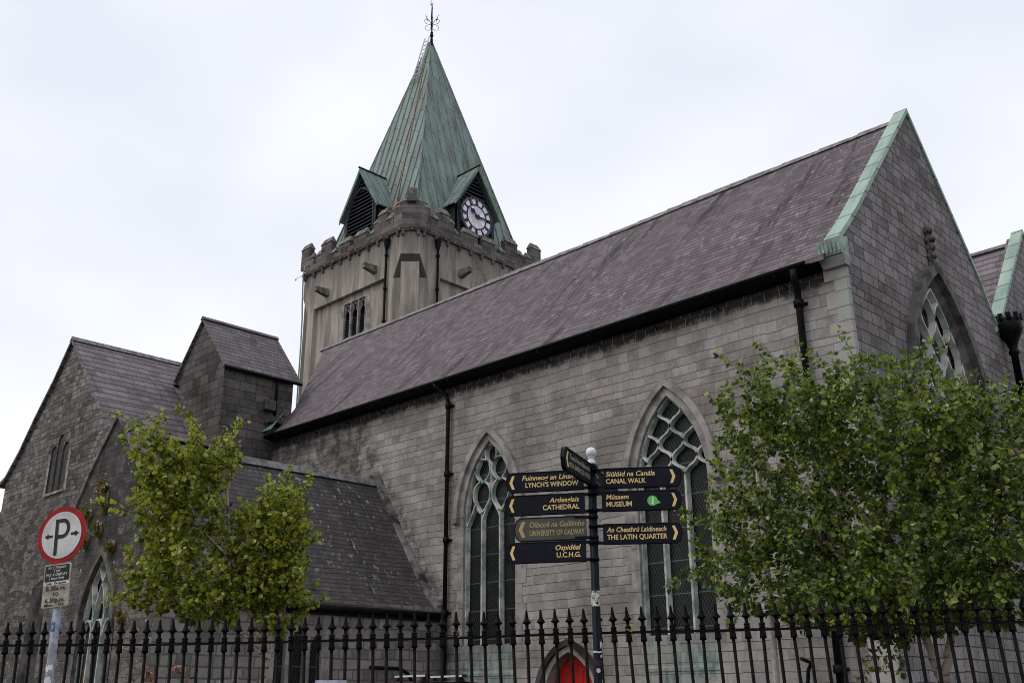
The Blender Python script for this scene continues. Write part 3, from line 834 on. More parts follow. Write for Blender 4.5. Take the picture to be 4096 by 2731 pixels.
# carved finial above the hood
fn = MB()
for k, (z, w_) in enumerate([(12.38, 0.17), (12.52, 0.10), (12.62, 0.19), (12.74, 0.10), (12.86, 0.17), (12.99, 0.09), (13.10, 0.21), (13.24, 0.09), (13.36, 0.15), (13.50, 0.06)]):
    if k % 2 == 0:
        for q in range(5):
            a_ = math.pi * q / 4
            c = E9(25.15 + w_ * 0.45 * math.cos(a_), z, 0.04 + w_ * 0.8 * math.sin(a_))
            fn.lathe([(0.0, -0.08), (0.04, -0.05), (0.05, 0.01), (0.03, 0.05), (0.0, 0.06)], c, 6)
fn.tube([E9(25.15, 12.3, 0.06), E9(25.15, 13.5, 0.06)], [0.10, 0.06], 8)
fn.build('carved_finial', M['dressed_dark'], gframe)

# --- main aisle roof
def roof_sheet(mb, prof, x0, x1, thick=0.12, axis='x', mi=0):
    """roof slope over a profile [(across, z)...] extruded along an axis; top sheet and edges"""
    def P(c, z, t): return (t, c, z) if axis == 'x' else (c, t, z)
    for k in range(len(prof) - 1):
        (c0, z0), (c1, z1) = prof[k], prof[k + 1]
        e00, e10 = (x0(c0, z0), x0(c1, z1)) if callable(x0) else (x0, x0)
        e01, e11 = (x1(c0, z0), x1(c1, z1)) if callable(x1) else (x1, x1)
        mb.hull([P(c0, z0, e00), P(c0, z0, e01), P(c1, z1, e11), P(c1, z1, e10)],
                [P(c0, z0 - thick, e00), P(c0, z0 - thick, e01), P(c1, z1 - thick, e11), P(c1, z1 - thick, e10)], mi)
rf = MB()
verge = lambda c, z: -32.4 - (z - 12.27) * 0.965 if z > 12.0 else -32.4 + (12.27 - z) * 0.55
profS = [(19.58, 11.0), (20.0, 11.38), (20.9, 12.32), (25.1, 16.93)]
profN = [(25.1, 16.93), (29.3, 12.25), (29.95, 11.6)]
roof_sheet(rf, profS, verge, -9.28)
roof_sheet(rf, [(c, z) for c, z in profN], -37.0, -9.28)
aisle_roof = rf.build('aisle_roof', M['slate'], church)
rd = MB()
x = -37.05
while x < -9.42:
    x2 = min(x + 0.62, -9.42)
    dz_ = 0.02 * math.sin(x * 0.7) + 0.008 * math.sin(x * 5.3)
    rd.hull([(x, 24.93, 16.82), (x, 25.27, 16.82), (x, 25.1, 17.04 + dz_)], [(x2 - 0.012, 24.93, 16.81), (x2 - 0.012, 25.27, 16.81), (x2 - 0.012, 25.1, 17.02 + dz_)])
    x = x2
rd.build('ridge_tiles', M['ridge'], aisle_roof)
# wall that closes the roof on the tower side
cw = MB(); cw.hull([(-36.9, 25.1, 16.75), (-32.45, 20.75, 11.9), (-32.45, 20.75, 0), (-36.9, 25.1, 0)], [(-36.8, 25.2, 16.75), (-32.35, 20.85, 11.9), (-32.35, 20.85, 0), (-36.8, 25.2, 0)])
cw.build('end_wall', M['rubble'], church)

# second (nave) roof and gable behind
r2 = MB()
roof_sheet(r2, [(29.95, 11.6), (34.1, 16.1)], -36.0, -9.5)
roof_sheet(r2, [(34.1, 16.1), (38.3, 11.6)], -36.0, -9.5)
nave_roof = r2.build('nave_roof', M['slate_big'], church)
rd2 = MB(); rd2.hull([(-36, 33.95, 16.05), (-36, 34.25, 16.05), (-36, 34.1, 16.22)], [(-9.5, 33.95, 16.05), (-9.5, 34.25, 16.05), (-9.5, 34.1, 16.22)])
rd2.build('ridge_tiles', M['ridge'], nave_roof)
g2 = MB(); g2.hull([E9(u, v, -0.01) for u, v in [(30.0, 0), (38.3, 0), (38.3, 11.6), (34.1, 16.35), (30.0, 11.75)]], [E9(u, v, -0.5) for u, v in [(30.0, 0), (38.3, 0), (38.3, 11.6), (34.1, 16.35), (30.0, 11.75)]])
g2.build('nave_gable', M['gable'], church)

def coping(name, pts, x0, x1, th=0.16):
    mb = MB()
    for k in range(len(pts) - 1):
        (c0, z0), (c1, z1) = pts[k], pts[k + 1]
        mb.hull([(x0, c0, z0), (x1, c0, z0), (x1, c1, z1), (x0, c1, z1)], [(x0, c0, z0 - th), (x1, c0, z0 - th), (x1, c1, z1 - th), (x0, c1, z1 - th)])
    return mb.build(name, M['coping'], church)
coping('gable_coping', [(19.72, 11.42), (20.35, 12.02), (21.0, 12.68), (25.15, 17.24)], -9.30, -8.93)
coping('gable_coping', [(25.152, 17.24), (28.87, 13.14), (29.4, 12.3), (29.85, 11.75)], -9.30, -8.93)
coping('gable_coping', [(29.5, 11.78), (29.9, 12.02), (34.08, 16.55)], -9.30, -8.93)
coping('gable_coping', [(34.082, 16.55), (38.4, 11.75)], -9.30, -8.93)
kn = MB()
kn.hull([(-9.46, 19.60, 11.34), (-8.90, 19.60, 11.34), (-8.90, 20.1, 11.5), (-9.46, 20.1, 11.5)], [(-9.46, 19.70, 10.98), (-8.90, 19.70, 10.98), (-8.90, 20.1, 10.98), (-9.46, 20.1, 10.98)])
for k in range(6):
    x_ = -9.42 + k * 0.095
    kn.hull([(x_, 19.60, 11.30), (x_ + 0.04, 19.60, 11.30), (x_ + 0.04, 19.66, 11.30), (x_, 19.66, 11.30)], [(x_, 19.655, 11.02), (x_ + 0.04, 19.655, 11.02), (x_ + 0.04, 19.72, 11.02), (x_, 19.72, 11.02)])
kn.build('kneeler', M['kneeler'], church)
kl = MB(); kl.hull([(-9.5, 19.74, 10.97), (-8.88, 19.74, 10.97), (-8.88, 20.1, 10.97), (-9.5, 20.1, 10.97)], [(-9.46, 19.88, 10.76), (-8.92, 19.88, 10.76), (-8.92, 20.1, 10.76), (-9.46, 20.1, 10.76)])
# quoins: alternating dressed corner stones
qn = MB()
z, k = 0.0, 0
while z < 10.6:
    h_ = 0.29 + 0.05 * ((k * 7) % 3)
    l1, l2 = (0.55, 0.10) if k % 2 else (0.32, 0.10)
    qn.hull([(XE_ - l1, 19.986, z + 0.008), (XE_ + 0.012, 19.986, z + 0.008), (XE_ + 0.012, 20 + l2, z + 0.008), (XE_ - l1, 20 + l2, z + 0.008)],
            [(XE_ - l1, 19.986, z + h_ - 0.008), (XE_ + 0.012, 19.986, z + h_ - 0.008), (XE_ + 0.012, 20 + l2, z + h_ - 0.008), (XE_ - l1, 20 + l2, z + h_ - 0.008)])
    z += h_; k += 1
def quoin_mat():
    t = NT('copper washed quoins')
    p = t.pos(); x, y, z = t.sep(p)
    n = t.noise(p, 2.4, 4.0, 0.65)
    col = t.mix(t.noise(p, 4.0, 3.0), (0.27, 0.25, 0.235), (0.42, 0.39, 0.365))
    g_ = t.math('MULTIPLY', t.step(n, 0.42, 0.62), t.step(z, 5.0, 8.5))
    col = t.mix(t.math('MULTIPLY', g_, 0.7), col, (0.30, 0.37, 0.335))
    t.bump(t.noise(p, 14.0, 5.0, 0.7), 0.6, 0.02)
    return t.done(col, 0.9, 0.2)
M['quoin'] = quoin_mat()
qn.build('quoins', M['quoin'], church)
kl.build('kneeler_corbel', M['quoin'], church)

# --- gutters and downpipes
gu = MB()
gu.tube([(-32.3, 19.55, 10.91), (-9.75, 19.55, 10.93)], 0.058, 10)
gu.hull([(-32.3, 19.5, 10.86), (-9.6, 19.5, 10.86), (-9.6, 20.0, 10.86), (-32.3, 20.0, 10.86)], [(-32.3, 19.8, 10.80), (-9.6, 19.8, 10.80), (-9.6, 19.99, 10.78), (-32.3, 19.99, 10.78)])
x = -31.4
while x < -9.8:
    gu.tube([(x, 19.47, 10.82), (x + 0.02, 19.6, 10.76), (x + 0.04, 19.98, 10.62)], 0.016, 5); x += 1.9
gu.build('gutter', M['iron_pipe'], church)
def downpipe(pts, r, collars, parent=church):
    mb = MB(); mb.tube(pts, r, 10)
    for c in collars: mb.lathe([(r * 1.0, -0.09), (r * 1.45, -0.08), (r * 1.45, 0.08), (r * 1.0, 0.09)], c, 10)
    return mb, parent
for pts, r, cl in [([(-22.55, 19.55, 10.86), (-22.53, 19.57, 10.76), (-22.32, 19.84, 10.52), (-22.26, 19.88, 10.25), (-22.26, 19.88, 0.0)], 0.066, [(-22.26, 19.88, z) for z in (10.15, 8.0, 6.0, 3.9, 1.9)]),
                   ([(-10.02, 19.50, 10.83), (-10.02, 19.52, 10.62), (-10.12, 19.80, 10.42), (-10.15, 19.86, 10.2), (-10.15, 19.86, 0.0)], 0.083, [(-10.15, 19.86, z) for z in (10.12, 8.1, 6.1, 4.1, 2.1)])]:
    mb, pr = downpipe(pts, r, cl)
    for c in cl: mb.box(c[0] - 0.16, c[0] + 0.16, 19.95, 20.0, c[2] - 0.03, c[2] + 0.03)
    mb.build('downpipe', M['iron_pipe'], church)
# castellated rainwater head between the two gables
hm = MB()
hx, hy = -8.72, 30.0
hm.lathe([(0.0, 12.05), (0.36, 12.05), (0.36, 11.72), (0.31, 11.62), (0.18, 11.36), (0.12, 11.18), (0.12, 11.1), (0.15, 11.08), (0.15, 11.0), (0.105, 10.98), (0.105, 0.0)], (hx, hy, 0), 12)
for q in range(9):
    a_ = 2 * math.pi * q / 9 + 0.2
    c = Vector((hx + 0.33 * math.cos(a_), hy + 0.33 * math.sin(a_), 0))
    hm.hull([c + Vector((math.cos(a_ + s1) * 0.0 + dx, dy, 12.0)) for s1, dx, dy in ((0, -.06, -.06), (0, .06, -.06), (0, .06, .06), (0, -.06, .06))],
            [c + Vector((dx, dy, 12.2)) for dx, dy in ((-.06, -.06), (.06, -.06), (.06, .06), (-.06, .06))])
for z in (9.2, 6.4, 3.6): hm.lathe([(0.105, z - .1), (0.15, z - .09), (0.15, z + .09), (0.105, z + .1)], (hx, hy, 0), 12)
hm.build('rainwater_head', M['iron_pipe'], church)

# --- transept at the far left
S14 = south(14.0)
TL = [(-42.95, 9.85), (-42.3, 10.05), (-41.24, 10.9), (-40.09, 12.1), (-38.74, 13.35), (-37.48, 14.76)]
TR = [(-37.48, 14.76), (-35.84, 13.18), (-34.33, 11.7), (-33.35, 10.76), (-32.6, 10.25)]
tp = [(-42.45, 0), (-32.7, 0), (-32.7, 10.1)] + [(x_, z_ - 0.14) for x_, z_ in reversed(TR[:-1])] + [(x_, z_ - 0.14) for x_, z_ in reversed(TL[:-1][1:])] + [(-42.45, 9.86)]
lanc = [(-38.08, 8.79, 0.50, 10.30, 10.56), (-37.55, 8.79, 0.50, 10.66, 10.93), (-37.02, 8.79, 0.50, 10.30, 10.56)]
tw = MB()
hs = [[S14(*q) for q in arch_open(x_ + w_ / 2, w_ / 2, b_, sp, ap, 6)] for x_, b_, w_, sp, ap in lanc]
tw.holed([S14(u, v) for u, v in tp], hs)
tw.face([(-42.45, 14, 0), (-42.45, 24, 0), (-42.45, 24, 9.8), (-42.45, 14, 9.8)])
tw.face([(-32.7, 14, 0), (-32.7, 17.68, 0), (-32.7, 17.68, 10.1), (-32.7, 14, 10.1)])
transept = tw.build('transept_wall', M['rubble'], church)
lw = MB()
for x_, b_, w_, sp, ap in lanc:
    lp = arch_open(x_ + w_ / 2, w_ / 2, b_, sp, ap, 6)
    reveal(lw, S14, lp, 0.004, -0.07); fill(lw, S14, lp, -0.05)
lw.build('triple_lancet', M['board'], transept)
ls = MB()
for s0, s1 in ((-38.3, -38.08), (-36.48, -36.24)):
    z = 8.7
    while z < 10.2:
        ls.face([S14(s0 + (0.05 if int(z * 3) % 2 else 0), z, 0.012), S14(s1, z, 0.012), S14(s1, z + 0.36, 0.012), S14(s0 + (0.05 if int(z * 3) % 2 else 0), z + 0.36, 0.012)]); z += 0.38
ls.hull([S14(-38.2, 8.66, 0.0), S14(-36.4, 8.66, 0.0), S14(-36.4, 8.78, 0.0), S14(-38.2, 8.78, 0.0)], [S14(-38.2, 8.66, 0.06), S14(-36.4, 8.66, 0.06), S14(-36.4, 8.76, 0.06), S14(-38.2, 8.76, 0.06)])
ls.build('lancet_dressings', M['dressed'], transept)
trf = MB()
roof_sheet(trf, TL, 13.86, 21.0, 0.13, 'y'); roof_sheet(trf, TR, 13.86, 21.0, 0.13, 'y')
troof = trf.build('transept_roof', M['slate_big'], church)
tr2 = MB()
y = 13.86
while y < 20.9:
    tr2.hull([(-37.66, y, 14.66), (-37.3, y, 14.66), (-37.48, y, 14.86)], [(-37.66, y + 0.6, 14.655), (-37.3, y + 0.6, 14.655), (-37.48, y + 0.6, 14.855)]); y += 0.612
tr2.build('ridge_tiles', M['ridge'], troof)
tg = MB(); tg.tube([(-42.98, 13.84, 9.78), (-42.98, 21.0, 9.78)], 0.07, 8); tg.build('gutter', M['iron_pipe'], troof)
tg = MB(); tg.tube([(-32.52, 13.9, 10.16), (-32.52, 17.66, 10.16)], 0.07, 8); tg.build('gutter', M['iron_pipe'], troof)
bt = MB()
bt.hull([(-35.4, 13.0, 0), (-33.25, 13.0, 0), (-33.25, 14.0, 0), (-35.4, 14.0, 0)], [(-35.35, 13.05, 5.1), (-33.35, 13.05, 5.1), (-33.35, 14.0, 5.1), (-35.35, 14.0, 5.1)])
bt.hull([(-35.35, 13.05, 5.1), (-33.35, 13.05, 5.1), (-33.35, 14.0, 5.1), (-35.35, 14.0, 5.1)], [(-35.3, 13.9, 6.1), (-33.4, 13.9, 6.1), (-33.4, 14.0, 6.1), (-35.3, 14.0, 6.1)])
bt.build('buttress', M['dark_pier'], church)

# --- gabled stair turret
tu = MB()
ty0, ty1, tx0, tx1 = 17.68, 20.72, -36.2, -32.41
tm = (tx0 + tx1) / 2
tu.hull([(tx0, ty0, 0), (tx1, ty0, 0), (tx1, ty0, 13.42), (tm, ty0, 15.62), (tx0, ty0, 13.42)], [(tx0, ty1, 0), (tx1, ty1, 0), (tx1, ty1, 13.42), (tm, ty1, 15.62), (tx0, ty1, 13.42)])
turret = tu.build('stair_turret', M['turret'], church)
to = MB()
roof_sheet(to, [(tm, 15.74), (tx1 + 0.16, 13.36)], ty0 - 0.12, ty1 + 0.28, 0.1, 'y'); roof_sheet(to, [(tx0 - 0.16, 13.36), (tm, 15.74)], ty0 - 0.12, ty1 + 0.28, 0.1, 'y')
to.hull([(tm - 0.13, ty0 - 0.14, 15.68), (tm + 0.13, ty0 - 0.14, 15.68), (tm, ty0 - 0.14, 15.83)], [(tm - 0.13, ty1 + 0.3, 15.68), (tm + 0.13, ty1 + 0.3, 15.68), (tm, ty1 + 0.3, 15.83)])
to.build('turret_roof', M['slate_turret'], turret)
tgm = MB()
tgm.tube([(tx1 + 0.15, ty0 - 0.1, 13.28), (tx1 + 0.15, ty1 + 0.3, 13.28)], 0.065, 8)
tgm.build('gutter', M['iron_pipe'], turret); tgm = MB()
tgm.tube([(tx0 - 0.15, ty0 - 0.2, 13.28), (tx0 - 0.15, ty1, 13.28)], 0.065, 8)
tgm.build('gutter', M['iron_pipe'], turret); tgm = MB()
tgm.tube([(tx1 + 0.12, 19.94, 13.24), (tx1 + 0.09, 19.94, 13.0), (tx1 + 0.09, 19.94, 11.72)], 0.05, 8)
tgm.build('downpipe', M['iron_pipe'], turret); tgm = MB()
tgm.tube([(tx0 + 0.18, ty0 - 0.1, 13.25), (tx0 + 0.16, ty0 - 0.08, 13.0), (tx0 + 0.16, ty0 - 0.08, 8.0)], 0.055, 8)
tgm.hull([(tx0 - 0.3, ty0 - 0.22, 13.33), (tx0 + 0.35, ty0 - 0.22, 13.33), (tx0 + 0.35, ty0 + 0.1, 13.33), (tx0 - 0.3, ty0 + 0.1, 13.33)], [(tx0 - 0.1, ty0 - 0.16, 13.18), (tx0 + 0.25, ty0 - 0.16, 13.18), (tx0 + 0.25, ty0, 13.18), (tx0 - 0.1, ty0, 13.18)])
tgm.build('downpipe', M['iron_pipe'], turret)
tc = MB()
tc.hull([(tx1, 19.5, 11.42), (tx1 + 0.3, 19.6, 11.5), (tx1 + 0.3, 20.7, 11.5), (tx1, 20.7, 11.42)], [(tx1, 19.45, 11.72), (tx1 + 0.34, 19.5, 11.72), (tx1 + 0.34, 20.75, 11.72), (tx1, 20.75, 11.72)])
tc.box(tx1, tx1 + 0.22, 19.42, 19.88, 11.98, 12.36)
tc.build('corbel_stones', M['turret'], turret)
ff = MB(); ff.face([(-32.40, 19.5, 11.06), (-31.75, 19.5, 11.06), (-32.2, 20.2, 11.8), (-32.40, 20.5, 12.1)]); ff.v = [q + Vector((0, -0.03, 0.05)) for q in ff.v]
ff.build('copper_flashing', M['verdi'], church)

# --- low south porch
PX, PW = -25.69, 3.12
S11 = south(11.07)
PW_ = dict(cu=-25.58, a=0.92, base=1.0, spring=3.25, apex=5.08)
cop = [(-22.62, 5.3), (-23.31, 6.19), (-24.28, 7.45), (-24.9, 8.15), (-25.69, 8.92)]
cop2 = [(2 * PX - x_, z_) for x_, z_ in reversed(cop[:-1])]
pg = MB()
op = [(PX - PW - 0.1, 0), (PX + PW + 0.17, 0), (PX + PW + 0.17, 4.3)] + [(x_, z_ - 0.14) for x_, z_ in cop] + [(x_, z_ - 0.14) for x_, z_ in cop2] + [(PX - PW - 0.1, 4.3)]
pg.holed([S11(u, v) for u, v in op], [[S11(*q) for q in arch_open(**PW_)]])
pg.hull([S11(u, v, -0.45) for u, v in op], [S11(u, v, -0.46) for u, v in op])
for k in range(2, len(op) - 1): pg.face([S11(*op[k]), S11(*op[k + 1]), S11(*op[k + 1], -0.45), S11(*op[k], -0.45)])
porch_gable = pg.build('porch_gable', M['porch'], church)
pc = MB()
allc = cop + cop2
for k in range(len(allc) - 1):
    (a0, z0), (a1, z1) = allc[k], allc[k + 1]
    pc.hull([S11(a0, z0, 0.06), S11(a1, z1, 0.06), S11(a1, z1 - 0.16, 0.06), S11(a0, z0 - 0.16, 0.06)], [S11(a0, z0, -0.52), S11(a1, z1, -0.52), S11(a1, z1 - 0.16, -0.52), S11(a0, z0 - 0.16, -0.52)])
pc.build('gable_coping', M['dressed_cop'] if 'dressed_cop' in M else plain('lichened coping stone', (0.17, 0.16, 0.15), 0.9, 0.25, 2.0, 0.2, bump=0.3, c2=(0.06, 0.058, 0.055)), porch_gable)
# its pointed window
pw = MB()
lp = arch_open(**PW_); reveal(pw, S11, lp, 0.004, -0.42)
ring_band(pw, S11, arch_arc(PW_['cu'], PW_['a'], PW_['spring'], PW_['apex']), arch_arc(PW_['cu'], PW_['a'], PW_['spring'], PW_['apex'], off=0.2), 0.0, 0.06)
for s_ in (-1, 1):
    z = 1.0
    while z < 3.2:
        x0, x1 = sorted((PW_['cu'] + s_ * PW_['a'], PW_['cu'] + s_ * (PW_['a'] + 0.26)))
        pw.face([S11(x0, z, 0.02), S11(x1, z, 0.02), S11(x1, z + 0.54, 0.02), S11(x0, z + 0.54, 0.02)]); z += 0.56
pwin = pw.build('window', M['dressed_dark'], porch_gable)
pt = MB()
Pn = lambda pts: [S11(u, v, -0.2) for u, v in pts]
okp = lambda p: inside_arch(p[0], p[1], PW_['cu'], PW_['a'], PW_['spring'], PW_['apex'])
pin = arch_open(PW_['cu'], PW_['a'] - 0.03, 1.0, PW_['spring'], PW_['apex'] - 0.03)
pt.bar(Pn(pin[1:] + [pin[0]]), S11.n, 0.09, 0.12)
for s_ in (-1, 1):
    mx = PW_['cu'] + s_ * 0.31
    pt.bar(Pn([(mx, 0.95), (mx, 3.25)]), S11.n, 0.10, 0.14)
    for dirn in (-1, 1):
        pts = []
        Rr = 2.3
        for k in range(24):
            q = 0.85 * k / 23
            pts.append((mx + dirn * Rr * (1 - math.cos(q)), 3.25 + Rr * math.sin(q)))
        for run in clip_runs(pts, okp): pt.bar(Pn(run), S11.n, 0.075, 0.13)
for k in (-1, 0, 1):
    c = PW_['cu'] + k * 0.62
    pts = [(c + 0.28 * math.cos(q), 3.12 + 0.36 * math.sin(q)) for q in [math.pi * j / 12 for j in range(13)]]
    pt.bar(Pn(pts), S11.n, 0.085, 0.12)
pt.build('tracery', M['tracery'], pwin)
pgl = MB(); fill(pgl, S11, lp, -0.24)
pgl.build('leaded_glass', M['tglass'], pwin)
pb = MB(); pb.face([S11(PW_['cu'] - 0.9, 0.8, -0.22), S11(PW_['cu'] - 0.38, 0.8, -0.22), S11(PW_['cu'] - 0.38, 3.2, -0.22), S11(PW_['cu'] - 0.9, 3.2, -0.22)])
pb.build('boarded_light', M['brown'], pwin)
# porch side wall, with its three-light window
E22 = east(PX + PW + 0.17)
PS = [(14.34, 0.33, 3.1), (14.87, 0.36, 3.36), (15.4, 0.33, 3.1)]
psw = MB()
hs = [[E22(*q) for q in arch_open(y_ + w_ / 2, w_ / 2, 0.9, ap - 0.3, ap, 6)] for y_, w_, ap in PS]
psw.holed([E22(u, v) for u, v in [(11.07, 0), (20.0, 0), (20.0, 4.05), (11.07, 4.05)]], hs)
pside = psw.build('porch_wall', M['rubble_light'] if 'rubble_light' in M else stone('pale rubble stone', (0.14, 0.13, 0.12), (0.33, 0.30, 0.285), (0.15, 0.13, 0.11), 0.27, 0.46, 0.02, rnd=1.0, wob=0.022, tone=0.5), church)
pw2 = MB(); pw2.hull([(PX - PW, 11.5, 0), (PX - PW, 20, 0), (PX - PW, 20, 4.05), (PX - PW, 11.5, 4.05)], [(PX - PW + 0.2, 11.5, 0), (PX - PW + 0.2, 20, 0), (PX - PW + 0.2, 20, 4.05), (PX - PW + 0.2, 11.5, 4.05)])
pw2.build('porch_wall', M['rubble'], church)
sw = MB()
for y_, w_, ap in PS:
    reveal(sw, E22, arch_open(y_ + w_ / 2, w_ / 2, 0.9, ap - 0.3, ap, 6), 0.004, -0.18)
for y0, y1 in ((14.08, 14.335), (15.74, 16.0)):
    z = 0.9
    while z < 3.4:
        sw.face([E22(y0, z, 0.014), E22(y1, z, 0.014), E22(y1, z + 0.55, 0.014), E22(y0, z + 0.55, 0.014)]); z += 0.565
for y0, y1 in ((14.675, 14.865), (15.235, 15.395)):
    sw.hull([E22(y0, 0.9, 0.0), E22(y1, 0.9, 0.0), E22(y1, 3.1, 0.0), E22(y0, 3.1, 0.0)], [E22(y0 + 0.04, 0.9, 0.03), E22(y1 - 0.04, 0.9, 0.03), E22(y1 - 0.04, 3.1, 0.03), E22(y0 + 0.04, 3.1, 0.03)])
swin = sw.build('window', M['dressed'], pside)
sg = MB()
for y_, w_, ap in PS: fill(sg, E22, arch_open(y_ + w_ / 2, w_ / 2 + 0.01, 0.9, ap - 0.3, ap, 6), -0.14)
sg.build('leaded_glass', M['glass'], swin)
pr = MB()
PR = [(PX, 8.23), (-25.3, 7.72), (-24.2, 6.12), (-23.25, 4.78), (-22.75, 4.22), (-22.36, 3.92)]
roof_sheet(pr, PR, 11.5, 19.99, 0.1, 'y'); roof_sheet(pr, [(2 * PX - c, z_) for c, z_ in reversed(PR)], 11.5, 19.99, 0.1, 'y')
proof = pr.build('porch_roof', M['slate_porch'], church)
prd = MB(); y = 11.5
while y < 19.9:
    y2 = min(y + 0.5, 19.97)
    prd.hull([(PX - 0.19, y, 8.08), (PX + 0.19, y, 8.08), (PX + 0.06, y, 8.31), (PX - 0.06, y, 8.31)], [(PX - 0.19, y2 - 0.01, 8.07), (PX + 0.19, y2 - 0.01, 8.07), (PX + 0.06, y2 - 0.01, 8.30), (PX - 0.06, y2 - 0.01, 8.30)]); y = y2
prd.build('ridge_tiles', M['ridge'], proof)
pgu = MB(); pgu.tube([(-22.3, 11.55, 3.80), (-22.3, 19.95, 3.82)], 0.085, 8); pgu.box(-22.50, -22.32, 11.55, 19.95, 3.66, 3.8)
pgu.build('gutter', M['iron_pipe'], proof)
# weathering course on the aisle wall over the porch roof
pf = MB()
FL = [(-25.8, 8.64), (-25.25, 7.86), (-24.91, 7.28), (-24.24, 6.28), (-23.55, 5.38), (-23.05, 4.74), (-22.75, 4.4), (-22.45, 4.16)]
FL = [(2 * -25.8 - x_, z_) for x_, z_ in reversed(FL[1:4])] + FL
for k in range(len(FL) - 1):
    (a0, z0), (a1, z1) = FL[k], FL[k + 1]
    pf.hull([S20(a0, z0, 0.0), S20(a1, z1, 0.0), S20(a1, z1 - 0.34, 0.0), S20(a0, z0 - 0.34, 0.0)], [S20(a0, z0 - 0.03, 0.24), S20(a1, z1 - 0.03, 0.24), S20(a1, z1 - 0.34, 0.3), S20(a0, z0 - 0.34, 0.3)])
pf.build('weathering_course', plain('sooty weathering stone', (0.19, 0.178, 0.168), 0.9, 0.2, 2.1, 0.05, bump=0.5, c2=(0.035, 0.033, 0.031)), church)

# ================================================================== clock tower
TX0, TX1, TY0, TY1 = -46.45, -36.25, 29.5, 39.65
tower = thing('clock_tower', (-41.35, 34.6, 0), 'square battlemented church tower with green copper spire and white clock', 'tower')
c1, c2 = 0.7, 1.25
zA, zB, zT = 22.1, 23.3, 24.62
def oct_loop(c, z, grow=0.0):
    a, b, e, f = TX0 - grow, TX1 + grow, TY0 - grow, TY1 + grow
    c = c + grow * 0.4
    return [(a + c, e, z), (b - c, e, z), (b, e + c, z), (b, f - c, z), (b - c, f, z), (a + c, f, z), (a, f - c, z), (a, e + c, z)]
body = MB()
FS, FE = south(TY0), east(TX1)
RS = (-44.6, -38.1, 22.32)      # recessed panels
RE = (31.64, 37.4, 22.36)
PD = 0.25
def tface(fr, u0, u1, rec):
    out = [(u0 + c2, 0), (u1 - c2, 0), (u1 - c2, zA), (u1 - c1, zB), (u1 - c1, zT), (u0 + c1, zT), (u0 + c1, zB), (u0 + c2, zA)]
    hole = [(rec[0], 12.0), (rec[1], 12.0), (rec[1], rec[2]), (rec[0], rec[2])]
    body.holed([fr(*q) for q in out], [[fr(*q) for q in hole]])
    reveal(body, fr, hole, 0.0, -PD)
    return hole
hS = tface(FS, TX0, TX1, RS)
LW = [(-42.02, 0.54), (-41.34, 0.54), (-40.66, 0.56)]
lwin = [[(-42.04, 18.0), (-40.06, 18.0), (-40.06, 21.92), (-42.04, 21.92)]]
body.holed([FS(*q, -PD) for q in hS], [[FS(*q, -PD) for q in l] for l in lwin])
hE = tface(FE, TY0, TY1, RE)
body.holed([FE(*q, -PD) for q in hE], [])
lo, mi_, hi, tp_ = oct_loop(c2, 0), oct_loop(c2, zA), oct_loop(c1, zB), oct_loop(c1, zT)
for k in (1, 3, 5, 7):
    body.face([lo[k], lo[(k + 1) % 8], mi_[(k + 1) % 8], mi_[k]])
    body.face([hi[k], hi[(k + 1) % 8], tp_[(k + 1) % 8], tp_[k]])
    body.face([mi_[k], mi_[(k + 1) % 8], hi[(k + 1) % 8], hi[k]], 1)
for k in (4, 6):
    body.face([lo[k], lo[(k + 1) % 8], mi_[(k + 1) % 8], hi[(k + 1) % 8], tp_[(k + 1) % 8], tp_[k], hi[k], mi_[k]])
body.face(tp_)
tbody = body.build('tower_walls', [M['render'], M['soffit']], tower)
# shafts standing in the cut corners
for (cx_, cy_, dx, dy) in ((TX1, TY0, 1, -1), (TX0, TY0, -1, -1)):
    n_ = Vector((dx, dy, 0)).normalized(); t_ = Vector((-dy, dx, 0)).normalized()
    m_ = Vector((cx_ - dx * c2 / 2, cy_ - dy * c2 / 2, 0))
    sh = MB()
    base = [m_ + t_ * a + n_ * b for a, b in ((-0.5, -0.1), (0.5, -0.1), (0.47, 0.29), (-0.47, 0.29))]
    sh.hull(base, [p + Vector((0, 0, 22.9)) for p in base])
    sh.build('corner_shaft', M['render'], tower)
# louvred belfry window
bl = MB()
for l in lwin: reveal(bl, FS, [(u, v) for u, v in l], -PD + 0.004, -PD - 0.22)
for x_ in (-42.05, -41.41, -40.73, -40.06):
    bl.hull([FS(x_ - 0.075, 18, -PD - 0.12), FS(x_ + 0.075, 18, -PD - 0.12), FS(x_ + 0.075, 21.92, -PD - 0.12), FS(x_ - 0.075, 21.92, -PD - 0.12)], [FS(x_ - 0.05, 18, -PD + 0.02), FS(x_ + 0.05, 18, -PD + 0.02), FS(x_ + 0.05, 21.92, -PD + 0.02), FS(x_ - 0.05, 21.92, -PD + 0.02)])
for s0, s1 in ((-42.5, -42.13), (-39.97, -39.7)):
    z = 18.0
    while z < 21.9:
        d_ = 0.12 if int(z * 2) % 2 else 0.0
        a0, a1 = (s0 + d_, s1) if s0 < -41 else (s0, s1 + d_)
        bl.face([FS(a0, z, -PD + 0.012), FS(a1, z, -PD + 0.012), FS(a1, z + 0.42, -PD + 0.012), FS(a0, z + 0.42, -PD + 0.012)]); z += 0.44
bwin = bl.build('belfry_window', M['dressed'], tower)
bs = MB()
z = 18.0
